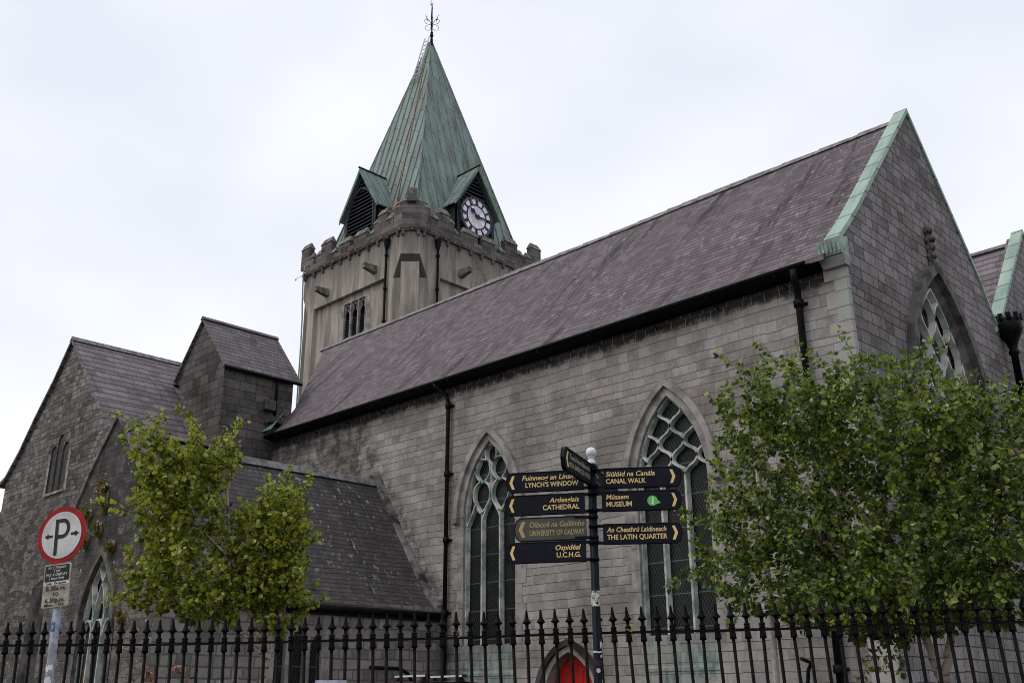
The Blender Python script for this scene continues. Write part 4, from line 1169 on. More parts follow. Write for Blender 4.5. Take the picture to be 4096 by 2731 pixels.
while z < 20.9:
    for x_, w_ in LW: bs.hull([FS(x_, z, -PD - 0.05), FS(x_ + w_, z, -PD - 0.05), FS(x_ + w_, z + 0.03, -PD - 0.05), FS(x_, z + 0.03, -PD - 0.05)], [FS(x_, z + 0.1, -PD - 0.19), FS(x_ + w_, z + 0.1, -PD - 0.19), FS(x_ + w_, z + 0.13, -PD - 0.19), FS(x_, z + 0.13, -PD - 0.19)])
    z += 0.145
for x_, w_ in LW:
    bs.face([FS(x_ - 0.1, 18, -PD - 0.2), FS(x_ + w_, 18, -PD - 0.2), FS(x_ + w_, 21.8, -PD - 0.2), FS(x_, 21.8, -PD - 0.2)], 1)
    for q in (-1, 1): bs.bar([FS(x_ + w_ / 2 + q * w_ * 0.48, 21.25, -PD - 0.1), FS(x_ + w_ / 2 + q * w_ * 0.2, 21.5, -PD - 0.1), FS(x_ + w_ / 2 + q * w_ * 0.3, 21.7, -PD - 0.1), FS(x_ + w_ / 2, 21.86, -PD - 0.1)], FS.n, 0.07, 0.08, 2)
bs.build('louvre_slats', [M['louvre'], M['black'], M['dressed']], bwin)
# string course, corbels
sc = MB()
a_, b_ = oct_loop(c1, 24.6, 0.12), oct_loop(c1, 24.78, 0.16)
sc.hull(a_, b_)
def corb(fr, u): sc.hull([fr(u - 0.08, 24.6, 0), fr(u + 0.08, 24.6, 0), fr(u + 0.08, 24.6, 0.15), fr(u - 0.08, 24.6, 0.15)], [fr(u - 0.07, 24.3, 0), fr(u + 0.07, 24.3, 0), fr(u + 0.07, 24.38, 0.1), fr(u - 0.07, 24.38, 0.1)])
for k in range(11): corb(FS, TX0 + 0.9 + k * 0.84); corb(FE, TY0 + 0.9 + k * 0.84)
n45 = Vector((1, -1, 0)).normalized(); t45 = Vector((1, 1, 0)).normalized()
Fc = Fr(Vector((TX1 - c1 / 2, TY0 + c1 / 2, 0)), t45, (0, 0, 1), n45)
corb(Fc, -0.4); corb(Fc, 0.4)
sc.build('string_course', M['parapet'], tower)
# parapet walls and stepped merlons
PT = 0.32
pm = MB()
o1, i1 = oct_loop(c1, 24.77), oct_loop(c1, 24.77, -PT)
o2, i2 = oct_loop(c1, 25.22), oct_loop(c1, 25.22, -PT)
for k in range(8):
    j = (k + 1) % 8
    pm.face([o1[k], o1[j], o2[j], o2[k]]); pm.face([i1[k], i2[k], i2[j], i1[j]]); pm.face([o2[k], o2[j], i2[j], i2[k]])
parapet = pm.build('parapet', M['parapet'], tower)
def merlon(fr, u0, u1, z, steps=None):
    """one merlon: blocks (u0,u1,top) each with a ridged capstone"""
    mb = MB()
    for (a, b, t_) in steps:
        mb.hull([fr(a, 25.2, 0.0), fr(b, 25.2, 0.0), fr(b, 25.2, -PT), fr(a, 25.2, -PT)], [fr(a, t_ - 0.30, 0.0), fr(b, t_ - 0.30, 0.0), fr(b, t_ - 0.30, -PT), fr(a, t_ - 0.30, -PT)], 0)
        a2, b2 = a - 0.03, b + 0.03
        mb.hull([fr(a2, t_ - 0.32, 0.05), fr(b2, t_ - 0.32, 0.05), fr(b2, t_ - 0.32, -PT - 0.05), fr(a2, t_ - 0.32, -PT - 0.05)], [fr(a2 + 0.13, t_ + 0.05, -PT * 0.4), fr(b2 - 0.13, t_ + 0.05, -PT * 0.4), fr(b2 - 0.13, t_ + 0.05, -PT * 0.6), fr(a2 + 0.13, t_ + 0.05, -PT * 0.6)], 1)
    return mb.build('merlon', [M['parapet'], M['dressed_cap']], parapet)
M['dressed_cap'] = plain('mossy capstone', (0.21, 0.195, 0.175), 0.9, 0.22, 3.5, 0.1, bump=0.3, c2=(0.10, 0.093, 0.078))
SIDE = [[(1.42, 2.0, 25.98), (2.0, 2.75, 26.48), (2.75, 3.1, 26.12), (3.1, 3.42, 25.62)],
        [(3.74, 4.86, 25.92)], [(5.24, 6.22, 25.92)],
        [(6.55, 7.0, 25.66), (7.0, 8.0, 26.48), (8.0, 8.5, 25.96)],
        [(8.72, 9.15, 26.0), (9.15, 10.0, 26.78)]]
FN = Fr((0, TY1, 0), (-1, 0, 0), (0, 0, 1), (0, 1, 0)); FW = Fr((TX0, 0, 0), (0, -1, 0), (0, 0, 1), (-1, 0, 0))
for st in SIDE:
    merlon(FS, 0, 0, 0, [(TX1 - b, TX1 - a, t_) for a, b, t_ in st])
    merlon(FE, 0, 0, 0, [(TY0 + a, TY0 + b, t_) for a, b, t_ in st])
    merlon(FN, 0, 0, 0, [(-TX1 + a, -TX1 + b, t_) for a, b, t_ in st])
    merlon(FW, 0, 0, 0, [(-TY0 - b, -TY0 - a, t_) for a, b, t_ in st])
ct = MB()
foot = [(TX1 - 1.38, TY0, 0), (TX1 - c1, TY0, 0), (TX1, TY0 + c1, 0), (TX1, TY0 + 1.38, 0), (TX1 - PT, TY0 + 1.38, 0), (TX1 - 1.38, TY0 + PT, 0)]
cc_ = Vector((TX1 - 0.62, TY0 + 0.62, 0))
lift = lambda z, s_: [cc_ + (Vector(p) - cc_) * s_ + Vector((0, 0, z)) for p in foot]
ct.hull(lift(25.2, 1.0), lift(26.1, 1.0)); ct.hull(lift(26.1, 0.80), lift(26.42, 0.80))
ct.hull(lift(26.42, 0.84), lift(26.66, 0.62), 1)
w_ = [Vector((TX1 - 0.42, TY0 + 0.42, 0)) + t45 * a + n45 * b for a, b in ((-0.24, 0.26), (0.24, 0.26), (0.24, -0.2), (-0.24, -0.2))]
ct.hull([p + Vector((0, 0, 26.3)) for p in w_], [p + Vector((0, 0, 26.75)) for p in w_]); ct.hull([p + Vector((0, 0, 26.75)) for p in w_], [p + Vector((0, 0, 27.08)) for p in w_], 1)
for fr, sgn, u in ((FS, -1, TX1), (FE, 1, TY0)):
    a0, a1 = sorted((u + sgn * 0.95, u + sgn * 1.40))
    ct.hull([fr(a0, 26.09, 0.03), fr(a1, 26.09, 0.03), fr(a1, 26.09, -PT), fr(a0, 26.09, -PT)], [fr(a0 + .04, 26.3, -0.1), fr(a1 - .04, 26.3, -0.1), fr(a1 - .04, 26.3, -PT + .1), fr(a0 + .04, 26.3, -PT + .1)], 1)
ct.build('corner_merlon', [M['parapet'], M['dressed_cap']], parapet)
# water spouts
def spout(fr, u, z, ln):
    mb = MB()
    mb.hull([fr(u - 0.17, z - 0.2, 0.0), fr(u + 0.17, z - 0.2, 0.0), fr(u + 0.17, z + 0.17, 0.0), fr(u - 0.17, z + 0.17, 0.0)],
            [fr(u - 0.12, z - 0.06, ln), fr(u + 0.12, z - 0.06, ln), fr(u + 0.12, z + 0.12, ln), fr(u - 0.12, z + 0.12, ln)])
    for s_ in (-1, 1):
        mb.hull([fr(u + s_ * 0.12, z + 0.1, 0.0), fr(u + s_ * 0.17, z + 0.1, 0.0), fr(u + s_ * 0.17, z + 0.22, 0.0), fr(u + s_ * 0.12, z + 0.22, 0.0)],
                [fr(u + s_ * 0.07, z + 0.1, ln + 0.04), fr(u + s_ * 0.12, z + 0.1, ln + 0.04), fr(u + s_ * 0.12, z + 0.2, ln + 0.04), fr(u + s_ * 0.07, z + 0.2, ln + 0.04)])
    mb.build('water_spout', M['dressed_cap'], tower)
spout(FS, -43.35, 22.93, 0.8); spout(FS, -39.05, 23.0, 0.8); spout(FE, 33.1, 23.0, 0.8)
for fr, u, dn in ((FS, -37.98, 0), (FE, 31.35, 0)):
    mb = MB()
    b0 = fr(u, 0, 0.13)
    mb.lathe([(0.0, 24.42), (0.2, 24.42), (0.2, 24.3), (0.15, 24.22), (0.17, 24.16), (0.085, 23.86), (0.065, 23.8), (0.065, 12.0)], b0, 10)
    for z in (23.5, 21.6, 19.8): mb.lathe([(0.065, z - .08), (0.1, z - .07), (0.1, z + .07), (0.065, z + .08)], b0, 10)
    mb.build('downpipe', M['iron_pipe'], tower)
vs = MB(); vs.tube([FS(-45.35, 25.3, 0.02), FS(-45.5, 25.2, 0.2), FS(-45.62, 24.6, 0.2), FS(-45.66, 22.8, 0.1), FS(-45.66, 22.0, 0.04), FS(-45.63, 20.4, 0.03), FS(-45.6, 15, 0.03)], 0.045, 6)
vs.build('conductor_cable', M['verdi'], tower)

# ---- spire
SX, SY, SA, SZ = -41.06, 34.6, 3.71, 41.42
sa = lambda z: SA * (41.45 - z) / 14.45
spm = MB()
zb = 24.95
q0 = [(SX - sa(zb), SY - sa(zb), zb), (SX + sa(zb), SY - sa(zb), zb), (SX + sa(zb), SY + sa(zb), zb), (SX - sa(zb), SY + sa(zb), zb)]
zt_ = 41.2
q1 = [(SX - sa(zt_), SY - sa(zt_), zt_), (SX + sa(zt_), SY - sa(zt_), zt_), (SX + sa(zt_), SY + sa(zt_), zt_), (SX - sa(zt_), SY + sa(zt_), zt_)]
for k in range(4): spm.face([q0[k], q0[(k + 1) % 4], q1[(k + 1) % 4], q1[k]])
for k in range(4): spm.tube([Vector(q0[k]), Vector(q1[k])], [0.075, 0.05], 6)
spire = spm.build('copper_spire', M['spire'], tower)
# standing seams modelled on the two slopes that face the street and their neighbours
se = MB()
for (n_, t_) in (((0, -1), (1, 0)), ((1, 0), (0, 1)), ((0, 1), (1, 0)), ((-1, 0), (0, 1))):
    n_, t_ = Vector((*n_, 0)), Vector((*t_, 0))
    for k in range(-7, 8):
        u = k * 0.56 + 0.1
        ztop = 41.45 - 14.45 * abs(u) / SA
        if ztop < 25.6: continue
        ztop = min(ztop - 0.15, 40.4)
        c = Vector((SX, SY, 0))
        P_ = lambda z: c + t_ * u + n_ * (sa(z) + 0.012) + Vector((0, 0, z))
        se.tube([P_(zb + 0.1), P_(ztop)], 0.036, 5)
se.build('standing_seams', M['spire'], spire)
fi = MB()
ax, ay = -40.97, 34.6
FS_ = 0.62
fi.lathe([(r_ * FS_, h_) for r_, h_ in [(0.2, 40.9), (0.12, 41.5), (0.14, 41.55), (0.2, 41.6), (0.2, 41.68), (0.1, 41.74), (0.15, 41.8), (0.15, 41.88), (0.07, 41.95), (0.09, 42.3), (0.12, 42.4), (0.07, 42.5), (0.06, 42.95), (0.09, 43.05), (0.045, 43.15), (0.04, 43.7), (0.075, 43.78), (0.03, 43.86), (0.025, 44.1)]], (ax, ay, 0), 8)
fi.tube([(ax - 0.1, ay, 42.2), (ax - 0.1, ay, 44.75)], [0.022, 0.006], 5)
for q in range(6):
    a_ = q * math.pi / 3
    fi.tube([(ax - 0.1, ay, 44.05), (ax - 0.1 + 0.2 * math.cos(a_), ay + 0.2 * math.sin(a_), 44.3)], [0.012, 0.004], 4)
for q in range(4):
    a_ = q * math.pi / 2 + math.pi / 4
    d = Vector((math.cos(a_), math.sin(a_), 0)); o_ = Vector((ax, ay, 0))
    curl = [(0.06, 42.15), (0.2, 42.05), (0.38, 42.08), (0.44, 42.28), (0.36, 42.42), (0.26, 42.38)]
    fi.tube([o_ + d * r_ + Vector((0, 0, z)) for r_, z in curl], 0.016, 5)
    curl = [(0.06, 42.5), (0.2, 42.5), (0.42, 42.6), (0.5, 42.78), (0.42, 42.92), (0.3, 42.86), (0.27, 42.72)]
    fi.tube([o_ + d * r_ + Vector((0, 0, z)) for r_, z in curl], 0.016, 5)
    curl = [(0.05, 42.55), (0.18, 42.8), (0.33, 42.95), (0.36, 43.1), (0.44, 43.32)]
    fi.tube([o_ + d * r_ + Vector((0, 0, z)) for r_, z in curl], [0.02, 0.02, 0.034, 0.02, 0.01], 5)
fi.build('iron_finial', M['iron_pipe'], spire)
def onS(u, z, off=0.04): return Vector((SX + u, SY - sa(z) - off, z))
def onE(u, z, off=0.04): return Vector((SX + sa(z) + off, SY + u, z))
cs = MB(); cs.tube([onS(0.2, 39.4), onS(0.48, 36.8), onS(0.95, 33.2), onS(1.35, 30.0), onS(1.72, 27.6)], 0.03, 5)
cs.build('conductor_strap', M['strap'], spire)
cs = MB(); cs.tube([onE(0.3, 40.4), onE(0.55, 38.3), onE(0.85, 34.5), onE(1.06, 31.2)], 0.026, 5)
cs.build('conductor_strap', plain('pale conductor tape', (0.30, 0.28, 0.24), 0.6, 0.15, 5.0, 0.3), spire)
of_ = MB(); of_.hull([onS(1.72, 27.75, 0.05), onS(1.92, 27.7, 0.05), onS(1.78, 26.9, 0.3), onS(1.55, 26.6, 0.3)], [onS(1.72, 27.75, 0.08), onS(1.92, 27.7, 0.08), onS(1.78, 26.9, 0.34), onS(1.55, 26.6, 0.34)])
of_.build('orange_flashing', M['orange'], spire)

# ---- dormers
def dormer(fr, uc, kind):
    """gabled dormer; fr is its front plane; kind 'louvre' or 'clock'"""
    hw, ze, zp = 1.42, 27.45, 30.22
    fb = MB()
    back = -2.6
    for s_ in (-1, 1):
        fb.face([fr(uc + s_ * hw, 24.9, 0), fr(uc + s_ * hw, ze + 0.35, 0), fr(uc + s_ * hw, ze + 0.35, back), fr(uc + s_ * hw, 24.9, back)])
    # front frame posts and rafters
    for s_ in (-1, 1):
        fb.hull([fr(uc + s_ * hw, 24.9, 0.05), fr(uc + s_ * (hw - 0.2), 24.9, 0.05), fr(uc + s_ * (hw - 0.2), ze + 0.4, 0.05), fr(uc + s_ * hw, ze + 0.4, 0.05)],
                [fr(uc + s_ * hw, 24.9, -0.15), fr(uc + s_ * (hw - 0.2), 24.9, -0.15), fr(uc + s_ * (hw - 0.2), ze + 0.4, -0.15), fr(uc + s_ * hw, ze + 0.4, -0.15)])
        fb.hull([fr(uc + s_ * (hw + 0.05), ze + 0.1, 0.06), fr(uc, zp - 0.15, 0.06), fr(uc, zp - 0.55, 0.06), fr(uc + s_ * (hw - 0.13), ze + 0.1, 0.06)],
                [fr(uc + s_ * (hw + 0.05), ze + 0.1, -0.15), fr(uc, zp - 0.15, -0.15), fr(uc, zp - 0.55, -0.15), fr(uc + s_ * (hw - 0.13), ze + 0.1, -0.15)])
    d = fb.build('dormer', M['louvre'], tower)
    sl = MB()
    z = 25.0
    while z < zp - 0.5:
        w_ = hw - 0.1 if z < ze + 0.3 else (hw - 0.02) * (zp - 0.25 - z) / (zp - 0.25 - ze - 0.3)
        if w_ > 0.08:
            sl.hull([fr(uc - w_, z, 0.0), fr(uc + w_, z, 0.0), fr(uc + w_, z + 0.06, 0.0), fr(uc - w_, z + 0.06, 0.0)],
                    [fr(uc - w_, z + 0.13, -0.14), fr(uc + w_, z + 0.13, -0.14), fr(uc + w_, z + 0.19, -0.14), fr(uc - w_, z + 0.19, -0.14)])
        z += 0.235
    sl.face([fr(uc - hw, 24.9, -0.16), fr(uc + hw, 24.9, -0.16), fr(uc + hw, ze + 0.3, -0.16), fr(uc, zp - 0.2, -0.16), fr(uc - hw, ze + 0.3, -0.16)], 1)
    if kind == 'louvre':
        sl.bar([fr(*q, 0.0) for q in arch_open(uc, 1.2, 25.0, 27.3, 29.0, 10)], fr.n, 0.16, 0.09)
    sl.build('louvre_slats', [M['louvre'], M['black']], d)
    rm = MB()
    ov, fo = 1.72, 0.22
    for s_ in (-1, 1):
        nseg = [fr(uc, zp, fo), fr(uc + s_ * ov, ze, fo), fr(uc + s_ * ov, ze, -2.0), fr(uc, zp, -3.4)]
        dn = Vector((0, 0, -0.12))
        rm.hull(nseg, [p + dn for p in nseg])
        # rake board
        rm.hull([fr(uc, zp + 0.03, fo + 0.03), fr(uc + s_ * (ov + 0.02), ze + 0.02, fo + 0.03), fr(uc + s_ * (ov + 0.02), ze - 0.24, fo + 0.03), fr(uc, zp - 0.27, fo + 0.03)],
                [fr(uc, zp + 0.03, fo - 0.04), fr(uc + s_ * (ov + 0.02), ze + 0.02, fo - 0.04), fr(uc + s_ * (ov + 0.02), ze - 0.24, fo - 0.04), fr(uc, zp - 0.27, fo - 0.04)], 1)
    rm.tube([fr(uc, zp + 0.03, fo + 0.1), fr(uc, zp + 0.03, -3.2)], 0.06, 6, 2)
    rm.build('dormer_roof', [M['spire'], M['rake'], M['iron_pipe']], d)
    return d
M['rake'] = plain('mossy copper rake board', (0.155, 0.235, 0.17), 0.7, 0.12, 2.0, 0.3, c2=(0.11, 0.17, 0.12))
DS, DE = south(30.05), east(-36.6)
dormer(DS, SX - 0.28, 'louvre')
dormer(DE, SY - 0.1, 'clock')
DN = Fr((0, 2 * SY - 30.05, 0), (-1, 0, 0), (0, 0, 1), (0, 1, 0)); DW = Fr((2 * SX + 36.6, 0, 0), (0, -1, 0), (0, 0, 1), (-1, 0, 0))
dormer(DN, -SX, 'louvre'); dormer(DW, -SY, 'louvre')
# ---- clock
CK = Vector((-36.42, SY - 0.2, 26.95))
ce = east(-36.42)
def circ(r_, n=48): return [(CK.y + r_ * math.cos(2 * math.pi * k / n), CK.z + r_ * math.sin(2 * math.pi * k / n)) for k in range(n)]
ckm = MB()
ckm.hull([ce(*q, -0.12) for q in circ(1.22)], [ce(*q, 0.0) for q in circ(1.22)])
for r0, r1 in ((1.16, 1.24), (0.70, 0.755), (1.075, 1.10)):
    A, B = circ(r0), circ(r1)
    for k in range(48):
        j = (k + 1) % 48
        ckm.face([ce(*A[k], 0.035), ce(*B[k], 0.035), ce(*B[j], 0.035), ce(*A[j], 0.035)])
        ckm.face([ce(*A[k], 0.0), ce(*A[k], 0.035), ce(*A[j], 0.035), ce(*A[j], 0.0)])
        ckm.face([ce(*B[k], 0.0), ce(*B[j], 0.0), ce(*B[j], 0.035), ce(*B[k], 0.035)])
for k in range(60):
    if k % 5 == 0: continue
clock = ckm.build('clock', M['louvre'], tower)
# glass panes of the dial: centre mosaic and ring segments
gm_ = MB()
rng = random.Random(3)
for k in range(12):
    a0, a1 = math.pi / 2 - (k + 0.13) * math.pi / 6, math.pi / 2 - (k + 0.87) * math.pi / 6
    pts = []
    for r_, aa in ((0.77, (a0, a1)), (1.06, (a1, a0))):
        for q in range(5): aq = aa[0] + (aa[1] - aa[0]) * q / 4; pts.append((CK.y + r_ * math.cos(aq), CK.z + r_ * math.sin(aq)))
    gm_.holed([ce(*q, 0.012) for q in pts], [], 1 if k not in (3, 7) else 0)
for k in range(60):
    a_ = 2 * math.pi * (k + 0.5) / 60
    c = (CK.y + 1.128 * math.cos(a_), CK.z + 1.128 * math.sin(a_)); h_ = 0.021
    gm_.face([ce(c[0] - h_, c[1] - h_, 0.012), ce(c[0] + h_, c[1] - h_, 0.012), ce(c[0] + h_, c[1] + h_, 0.012), ce(c[0] - h_, c[1] + h_, 0.012)], 0)
hub = [(CK.y + 0.16, CK.z + 0.2), (CK.y - 0.12, CK.z - 0.25), (CK.y - 0.18, CK.z + 0.2)]
ringp = [(CK.y + 0.69 * math.cos(2 * math.pi * k / 36), CK.z + 0.69 * math.sin(2 * math.pi * k / 36)) for k in range(36)]
inner6 = [(CK.y + 0.34 * math.cos(2 * math.pi * k / 6 + 0.3), CK.z + 0.34 * math.sin(2 * math.pi * k / 6 + 0.3)) for k in range(6)]
gm_.holed([ce(CK.y + (x_ - CK.y) * 0.97, CK.z + (z_ - CK.z) * 0.97, 0.012) for x_, z_ in inner6], [], 0)
for k in range(6):
    a_, b_ = inner6[k], inner6[(k + 1) % 6]
    s0 = int(round((k * 60 + 17) / 10)); s1 = s0 + 6
    arc = [ringp[q % 36] for q in range(s0, s1 + 1)]
    mid_ = arc[3]
    for sub in (arc[:4], arc[3:]):
        poly = ([a_] + sub + [((a_[0] + b_[0]) / 2, (a_[1] + b_[1]) / 2)]) if sub is not arc[3:] and sub[0] == arc[0] else ([((a_[0] + b_[0]) / 2, (a_[1] + b_[1]) / 2)] + sub + [b_])
        cx_ = sum(p[0] for p in poly) / len(poly); cz_ = sum(p[1] for p in poly) / len(poly)
        gm_.holed([ce(cx_ + (x_ - cx_) * 0.96, cz_ + (z_ - cz_) * 0.96, 0.012) for x_, z_ in poly], [], rng.choice((0, 0, 2, 2, 1)))
gm_.build('dial_glass', [M['clockwhite'], M['clocklilac'], M['clockbits']], clock)
for k, s_ in enumerate(['XII', 'I', 'II', 'III', 'IIII', 'V', 'VI', 'VII', 'VIII', 'IX', 'X', 'XI']):
    a_ = math.pi / 2 - k * math.pi / 6
    nm = MB()
    put_text(nm, ce, s_, 0.40, CK.y + 0.775 * math.cos(a_), CK.z + 0.775 * math.sin(a_), 0.03, bold=0.004, align='CENTER', rot=a_ - math.pi / 2, sx=0.55 if len(s_) > 2 else 0.75)
    nm.build('numeral', M['louvre'], clock)
def hand(a_, ln, w_, blob):
    mb = MB(); d = Vector((0, math.cos(a_), math.sin(a_))); t_ = Vector((0, -math.sin(a_), math.cos(a_))); c = Vector((-36.34, CK.y, CK.z))
    prof = [(-0.18, w_ * 0.7), (0.0, w_ * 1.1), (ln * 0.45, w_ * 0.75)] + ([(ln * 0.6, w_ * 2.3), (ln * 0.72, w_ * 2.0)] if blob else []) + [(ln * 0.85, w_ * 0.7), (ln, 0.01)]
    L_ = [c + d * a + t_ * b for a, b in prof]; R_ = [c + d * a - t_ * b for a, b in reversed(prof)]
    mb.prism(L_ + R_, (0.04, 0, 0)); mb.build('hand', M['louvre'], clock)
hand(math.pi / 2 - (10.25 / 12) * 2 * math.pi, 0.68, 0.06, True)
hand(math.pi / 2 - (14.6 / 60) * 2 * math.pi, 1.0, 0.045, False)
hb_ = MB(); hb_.prism([(-36.32, CK.y + 0.11 * math.cos(2 * math.pi * k / 16), CK.z + 0.11 * math.sin(2 * math.pi * k / 16)) for k in range(16)], (0.07, 0, 0)); hb_.build('hub', M['louvre'], clock)

# ---- ladder lashed to the spire
lad = MB()
b1, b2, t1, t2 = Vector((-41.42, 33.45, 37.71)), Vector((-41.0, 33.43, 37.65)), Vector((-41.40, 34.40, 41.55)), Vector((-40.95, 34.38, 41.45))
for a, b in ((b1, t1), (b2, t2)): lad.tube([a, b], 0.05, 6)
for k in range(1, 11):
    f_ = k / 11; lad.tube([b1.lerp(t1, f_), b2.lerp(t2, f_)], 0.03, 5)
tag(lad.build('roof_ladder', M['alu']), 'silver aluminium ladder lashed near the tip of the green spire', 'ladder')

# ---- string of lamps along the parapet
slt = thing('string_lights', (TX1, TY0, 24.7), 'string of small red lamps slung below the tower battlements', 'string lights')
path = [FS(TX0 + 0.1, 24.66, 0.22), FS(TX1 - c1, 24.66, 0.22), Fc(-0.5, 24.68, 0.22), Fc(0.5, 24.68, 0.22), FE(TY0 + c1, 24.66, 0.22), FE(TY0 + 4.2, 24.66, 0.22), FE(TY0 + 4.9, 23.7, 0.12), FE(TY0 + 5.7, 23.0, 0.1), FE(TY0 + 6.4, 23.1, 0.1), FE(TY0 + 7.6, 23.8, 0.1), FE(TY0 + 9.4, 23.6, 0.1)]
cb = MB(); cb.tube(path, 0.014, 4); cb.build('cable', M['iron'], slt)
acc = 0.0; first = None
for k in range(len(path) - 1):
    L_ = (path[k + 1] - path[k]).length
    while acc < L_:
        p = path[k].lerp(path[k + 1], acc / L_) + Vector((0, 0, -0.06))
        if first is None:
            bm_ = MB(); bm_.lathe([(0.0, -0.05), (0.034, -0.033), (0.04, 0.0), (0.028, 0.04), (0.02, 0.07), (0.0, 0.075)], slt.location, 6)
            first = bm_.build('lamp_bulb', M['bulb'], slt); first.location = p - slt.location
        else:
            c_ = first.copy(); COL.objects.link(c_); c_.parent = slt; c_.location = p - slt.location
        acc += 0.66 + 0.12 * rng.random()
    acc -= L_

# ================================================================== street railings
FO, FD, FNm = Vector((-7.0, 7.15, 0)), Vector((0.8, 0.6, 0)), Vector((0.6, -0.8, 0))
railz = lambda u: 2.12 if u < -2.5 else 2.12 + 0.0145 * (u + 2.5)
fence = thing('iron_fence', FO + Vector((0, 0, 0.55)), 'black iron railings with barbed spear tops along the street', 'fence')
rm = MB()
us = [-6.4 + 0.4 * k for k in range(31)]
secl = []
for dz in (0.0, -1.42):
    sec = []
    for u in us:
        c = FO + FD * u + Vector((0, 0, railz(u) + dz + 0.004 * math.sin(u * 2.1)))
        sec.append([c + FNm * a + Vector((0, 0, b)) for a, b in ((0.02, -0.011), (0.02, 0.011), (-0.02, 0.013), (-0.02, -0.011))])
    for k in range(len(sec) - 1): rm.hull(sec[k], sec[k + 1], caps=(k in (0, len(sec) - 2)))
    if dz == 0.0: rm.build('top_rail', M['iron'], fence)
    else: rm.build('bottom_rail', M['iron'], fence)
    rm = MB()
pk = MB()
pk.tube([(0, 0, -1.5), (0, 0, 0.02)], 0.0165, 8)
pk.lathe([(0.0165, -0.085), (0.033, -0.082), (0.031, -0.06), (0.026, -0.02), (0.026, -0.008)], n=10)
pk.lathe([(0.018, 0.008), (0.030, 0.014), (0.032, 0.024), (0.024, 0.032), (0.030, 0.040), (0.032, 0.050), (0.022, 0.060), (0.0165, 0.066), (0.0165, 0.092), (0.020, 0.104), (0.030, 0.112), (0.044, 0.117), (0.045, 0.123), (0.026, 0.146), (0.017, 0.175), (0.013, 0.210), (0.011, 0.228), (0.006, 0.240), (0.0, 0.243)], n=8)
first = None
frng = random.Random(11)
for k in range(-7, 80):
    u = -5.301 + 0.1394 * k
    loc = FO + FD * u + Vector((0, 0, railz(u)))
    if first is None:
        p = pk.build('picket', M['iron'], fence, local=True); first = p
    else:
        p = first.copy(); COL.objects.link(p); p.parent = fence
    p.location = loc - fence.location
    lean = -0.037 + frng.gauss(0, 0.009)
    ax_ = FNm.normalized()
    p.rotation_mode = 'QUATERNION'
    p.rotation_quaternion = Quaternion(ax_, -lean) @ Quaternion((0, 0, 1), math.atan2(0.6, 0.8) + frng.uniform(-0.05, 0.05) + math.pi / 8) 
    p.scale = (1, 1, 1 + frng.uniform(-0.012, 0.02))
pl = MB(); a_ = FO + FD * -6.6; b_ = FO + FD * 5.8
pl.hull([a_ + FNm * 0.2, b_ + FNm * 0.2, b_ - FNm * 0.2, a_ - FNm * 0.2], [p + Vector((0, 0, 0.6)) for p in (a_ + FNm * 0.2, b_ + FNm * 0.2, b_ - FNm * 0.2, a_ - FNm * 0.2)])
pl.build('plinth', M['rubble'], fence)
lm_ = MB()
for u, r_ in ((1.13, 0.022), (2.56, 0.016), (2.98, 0.026), (-0.54, 0.012), (3.72, 0.016)):
    for q in range(7):
        c = FO + FD * (u + frng.uniform(-r_, r_) * 1.3) + Vector((0, 0, railz(u) + frng.uniform(0.0, 0.055))) + FNm * (0.028)
        lm_.lathe([(0, -0.008), (r_ * 0.45, 0.0), (r_ * 0.3, 0.008), (0, 0.012)], c, 5)
lm_.build('lichen_patch', M['lichen'], fence)

